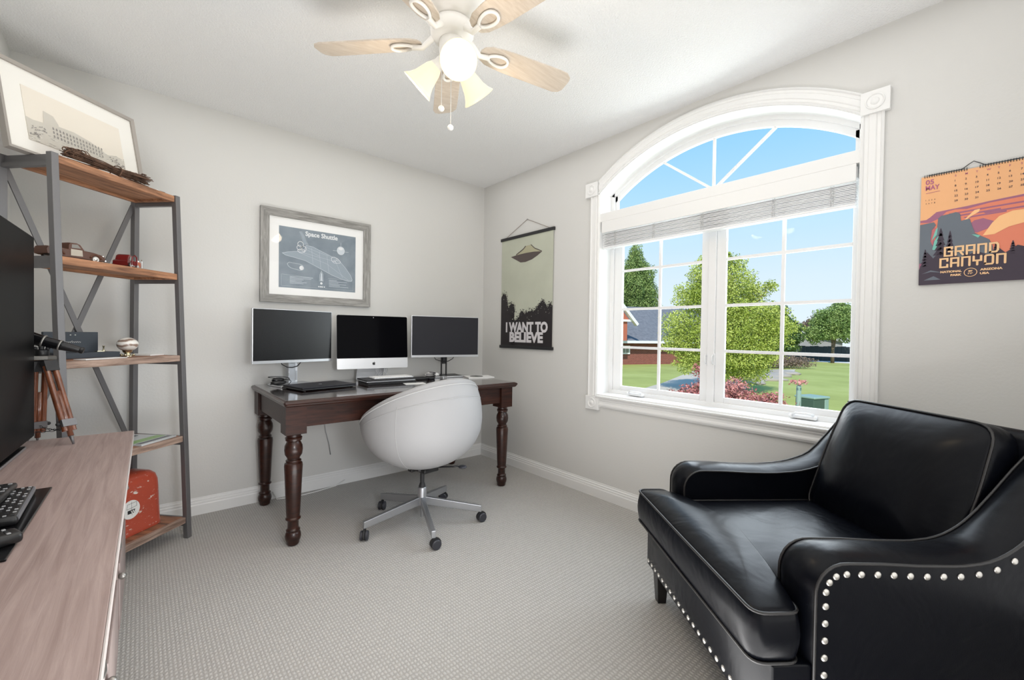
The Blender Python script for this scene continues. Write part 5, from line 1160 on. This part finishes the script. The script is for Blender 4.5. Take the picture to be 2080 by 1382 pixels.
# big tree seen through both casements
rt = random.Random(11); dirT = Vector((.757,-.653,0))
bl1 = []
for (lat,z,r_) in ((-1.25,2.05,.62),(-1.5,1.5,.5),(-.9,2.9,.62),(-.55,3.6,.5),(-.3,3.0,.8),(.25,3.35,.65),(.45,3.9,.38),(.0,2.3,1.0),(.8,2.3,.95),(.9,3.1,.45),(1.25,3.25,.22),(1.2,2.0,.75),(-.5,1.5,.85),(.5,1.35,.95),(1.15,1.25,.72),(0,.85,.7),(.8,.7,.6),(-.7,4.0,.22),(-.1,4.05,.3),(.1,4.2,.16),(-1.1,.95,.45)):
    bl1.append((dirT.x*lat+rt.uniform(-.2,.2), dirT.y*lat+rt.uniform(-.2,.2), z, r_, r_, r_*.82))
tree('leafy_tree','bright spring green tree with dense low crown, centred behind the window mullion','tree',(11.05,2.55,GZ),bl1,90000,.029,'leaf_spring',2,.09,1.6,16)
bl2 = [(0,0,2.6,.85,.85,1.2),(.1,0,3.6,.6,.6,1.0),(-.3,.2,3.0,.6,.6,.9),(.4,-.35,3.0,.65,.65,1.0),(0,0,4.15,.25,.25,.5),(.5,-.4,2.2,.8,.8,.8),(-.5,.5,2.3,.5,.5,.7)]
tree('poplar_tree','darker green upright tree rising behind the grey roof of the brick house','tree',(29.8,18.1,GZ),[(b[0]*1.56,b[1]*1.56,b[2]*2.05,b[3]*1.56,b[4]*1.56,b[5]*2.05) for b in bl2],50000,.07,'leaf_green',3,.2,5.2)
bl3 = [(0,0,2.6,1.3,1.3,1.1),(.4,-.4,3.4,.9,.9,.9),(-.5,.4,2.9,.8,.8,.9),(.8,-.7,2.4,1.0,1.0,.9),(-.9,.8,2.0,.8,.8,.7),(.3,-.2,4.0,.35,.35,.4)]
tree('round_tree','round green tree over the far fence at the edge of the lawn','tree',(34.2,4.95,GZ),bl3,26000,.062,'leaf_green',4,.12,1.8)
bl4 = [(0,0,2.5,.8,.8,1.3),(.5,-.4,2.0,.8,.8,1.0),(-.3,.3,3.2,.5,.5,.8),(.2,-.2,1.4,.9,.9,.8)]
tree('dark_tree','dark olive tree beside the far grey house','tree',(30.8,7.15,GZ),bl4,14000,.075,'leaf_dark',5,.12,1.6)
bl5 = [(0,0,1.8,1.1,1.1,1.0),(.6,-.5,1.9,.8,.8,.9),(-.5,.4,1.6,.8,.8,.8)]
tree('bare_tree','greyish brown bushy tree behind the far grey house roof','tree',(53,10.7,GZ),[(a*1.25,b*1.25,c*1.2+.7,d*1.25,e*1.25,f*1.25) for a,b,c,d,e,f in bl5],7000,.09,'twig_brown',6,.12,1.6)
# red-leaved shrub under the window
bl6 = []
rs = random.Random(4)
for (y,z,r_) in ((-.55,.62,.20),(-.70,.78,.16),(-.80,.85,.14),(-.9,.80,.2),(-1.05,.85,.24),(-1.2,.83,.24),(-1.35,.80,.22),(-1.5,.80,.18),(-1.62,.88,.13),(-1.3,1.0,.12),(-1.02,1.08,.10),(-.93,1.15,.09),(-1.15,.6,.3),(-1.45,.6,.25)):
    bl6.append((rs.uniform(-.1,.1),y+1.10,z+.20,r_,r_,r_*.9))
tree('red_shrub','red pink leaved shrub growing right below the window','shrub',(2.25,-1.15,GZ),bl6,20000,.0135,'leaf_pink',8,.03,.9,22)
# tall seedling stake
sk = thing('garden_post','slim pale green garden post with red leaves beside the shrub','post',(2.483,-1.828,GZ))
mb = MB(); mb.lathe([(.022,0),(.022,1.24),(.014,1.25)],'util_top',seg=12); mb.build('pole', parent=sk); leaves('vine_leaves', sk, [(0,0,1.28,.085,.085,.03),(0,0,1.08,.03,.03,.03),(0.02,0,.95,.05,.05,.10)], 150, .018, 'leaf_pink', 9)
# utility box
ub = thing('utility_box','dark green electrical transformer box standing on the lawn','utility box',(8.45,-.43,GZ),radians(-20))
mb = MB(); mb.rbox((-.24,-.2,0),(.10,.2,.44),.02,'util_green'); mb.build('cabinet', parent=ub)
mb = MB(); mb.rbox((-.25,-.22,.44),(.24,.22,.49),.02,'util_top'); mb.rbox((.10,-.2,0),(.23,.2,.44),.02,'util_top'); mb.build('lid', parent=ub)
# brick house
hs_ = thing('brick_house','red brick house with wide grey shingle roof behind the trees','house',(18.6,11.9,GZ),atan2(-2.1,5.4))
# local x to the right along its long wall, -y towards us
mb = MB(); mb.box((-3,0,0),(9,7,1.45),'red_brick'); mb.build('wall', parent=hs_)
mb = MB(); mb.add([(-3.2,-.45,1.40),(9.3,-.45,1.40),(9.3,3.5,3.7),(-3.2,3.5,3.7),(9.3,7.4,1.4),(-3.2,7.4,1.4),(-3.2,-.45,1.28),(9.3,-.45,1.28),(9.3,7.4,1.28),(-3.2,7.4,1.28)],[(0,1,2,3),(3,2,4,5),(0,6,7,1),(6,9,8,7),(5,4,8,9),(0,3,5,9,6),(1,7,8,4,2)],'grey_shingle'); mb.build('roof', parent=hs_)
mb = MB(); mb.box((-3.2,-.50,1.27),(9.3,-.45,1.42),'house_white'); mb.build('gutter', parent=hs_)
mb = MB(); mb.add([(-3,-.9,2.55),(.35,-.9,2.55),(-1.3,-.9,4.4),(-3,1.5,2.55),(.35,1.5,2.55),(-1.3,1.5,4.4)],[(0,1,2),(3,5,4),(0,2,5,3),(1,4,5,2),(0,3,4,1)],'siding_red'); mb.box((-3,-.85,1.42),(.2,1.5,2.55),'siding_red'); mb.build('gable', parent=hs_)
mb = MB(); mb.bar((-1.35,-.98,4.6),(.75,-.98,2.32),.25,.16,'house_white'); mb.bar((-1.25,-.98,4.6),(-3.4,-.98,2.32),.25,.16,'house_white'); mb.box((-3,-.95,2.5),(.4,-.86,2.62),'house_white'); mb.build('gable_trim', parent=hs_)
for x in (.35,6.0):
    mb = MB(); mb.box((x,-.06,.62),(x+.62,.02,1.12),'house_white'); w_ = mb.build('window_frame', parent=hs_)
    mb = MB(); mb.box((x+.1,-.07,.70),(x+.29,-.06,1.04),'car_glass'); mb.box((x+.33,-.07,.70),(x+.52,-.06,1.04),'car_glass'); mb.build('pane', parent=w_)
# far house
fh_ = thing('grey_house','distant low grey house with tan roof beyond the dark fence','house',(39.0,7.6,GZ),radians(-52))
mb = MB(); mb.box((-2.4,0,0),(2.4,4,1.5),'house_grey'); mb.add([(-2.4,0,1.5),(2.4,0,1.5),(-1.6,0,2.35),(-2.4,4,1.5),(2.4,4,1.5),(-1.6,4,2.35)],[(0,1,2),(3,5,4),(0,2,5,3),(1,4,5,2)],'house_grey'); mb.build('wall', parent=fh_)
mb = MB(); mb.bar((-1.65,-.1,2.42),(2.7,-.1,1.42),.3,.12,'house_white'); mb.box((-2.0,-.12,.2),(-1.3,0,2.1),'house_white'); mb.build('fascia', parent=fh_)
mb = MB(); mb.add([(-1.6,-.2,2.5),(2.7,-.2,1.5),(2.7,4.2,1.5),(-1.6,4.2,2.5),(-3.2,-.2,1.6),(-3.2,4.2,1.6)],[(0,1,2,3),(0,3,5,4)],'roof_tan'); mb.build('roof', parent=fh_)
mb = MB(); mb.box((4,-1,0),(9,3,1.0),'house_grey'); mb.add([(3.6,-1.3,1.0),(9.3,-1.3,1.0),(8.5,1,1.55),(4.5,1,1.55),(9.3,3.3,1.0),(3.6,3.3,1.0)],[(0,1,2,3),(3,2,4,5),(0,3,5),(1,4,2)],'pale_concrete'); tag(mb.build('low_shed', loc=(38.6,6.0,GZ), rot=(0,0,radians(-52))),'low pale roofed shed under the round tree beyond the fence','shed')
# fence
fe = thing('yard_fence','long dark wooden fence across the far side of the lawn','fence',(33.4,9.5,GZ),radians(-52))
mb = MB()
for k in range(36): mb.box((k*.3,0,0),(k*.3+.285,.03,1.12+.02*sin(k*2.1)),'fence_dark')
mb.build('boards', parent=fe); mb = MB(); mb.box((0,.03,.3),(10.8,.08,.4),'fence_dark'); mb.box((0,.03,.85),(10.8,.08,.95),'fence_dark'); mb.build('rails', parent=fe)
hd = thing('brown_hedge','low brown hedge beyond the pale path on the lawn','hedge',(25.4,5.0,GZ)); leaves('crown', hd, [(dirT.x*l_,dirT.y*l_,.35,.9,.9,.36) for l_ in (-1.6,-.9,-.2,.5)],5000,.045,'twig_brown',12)
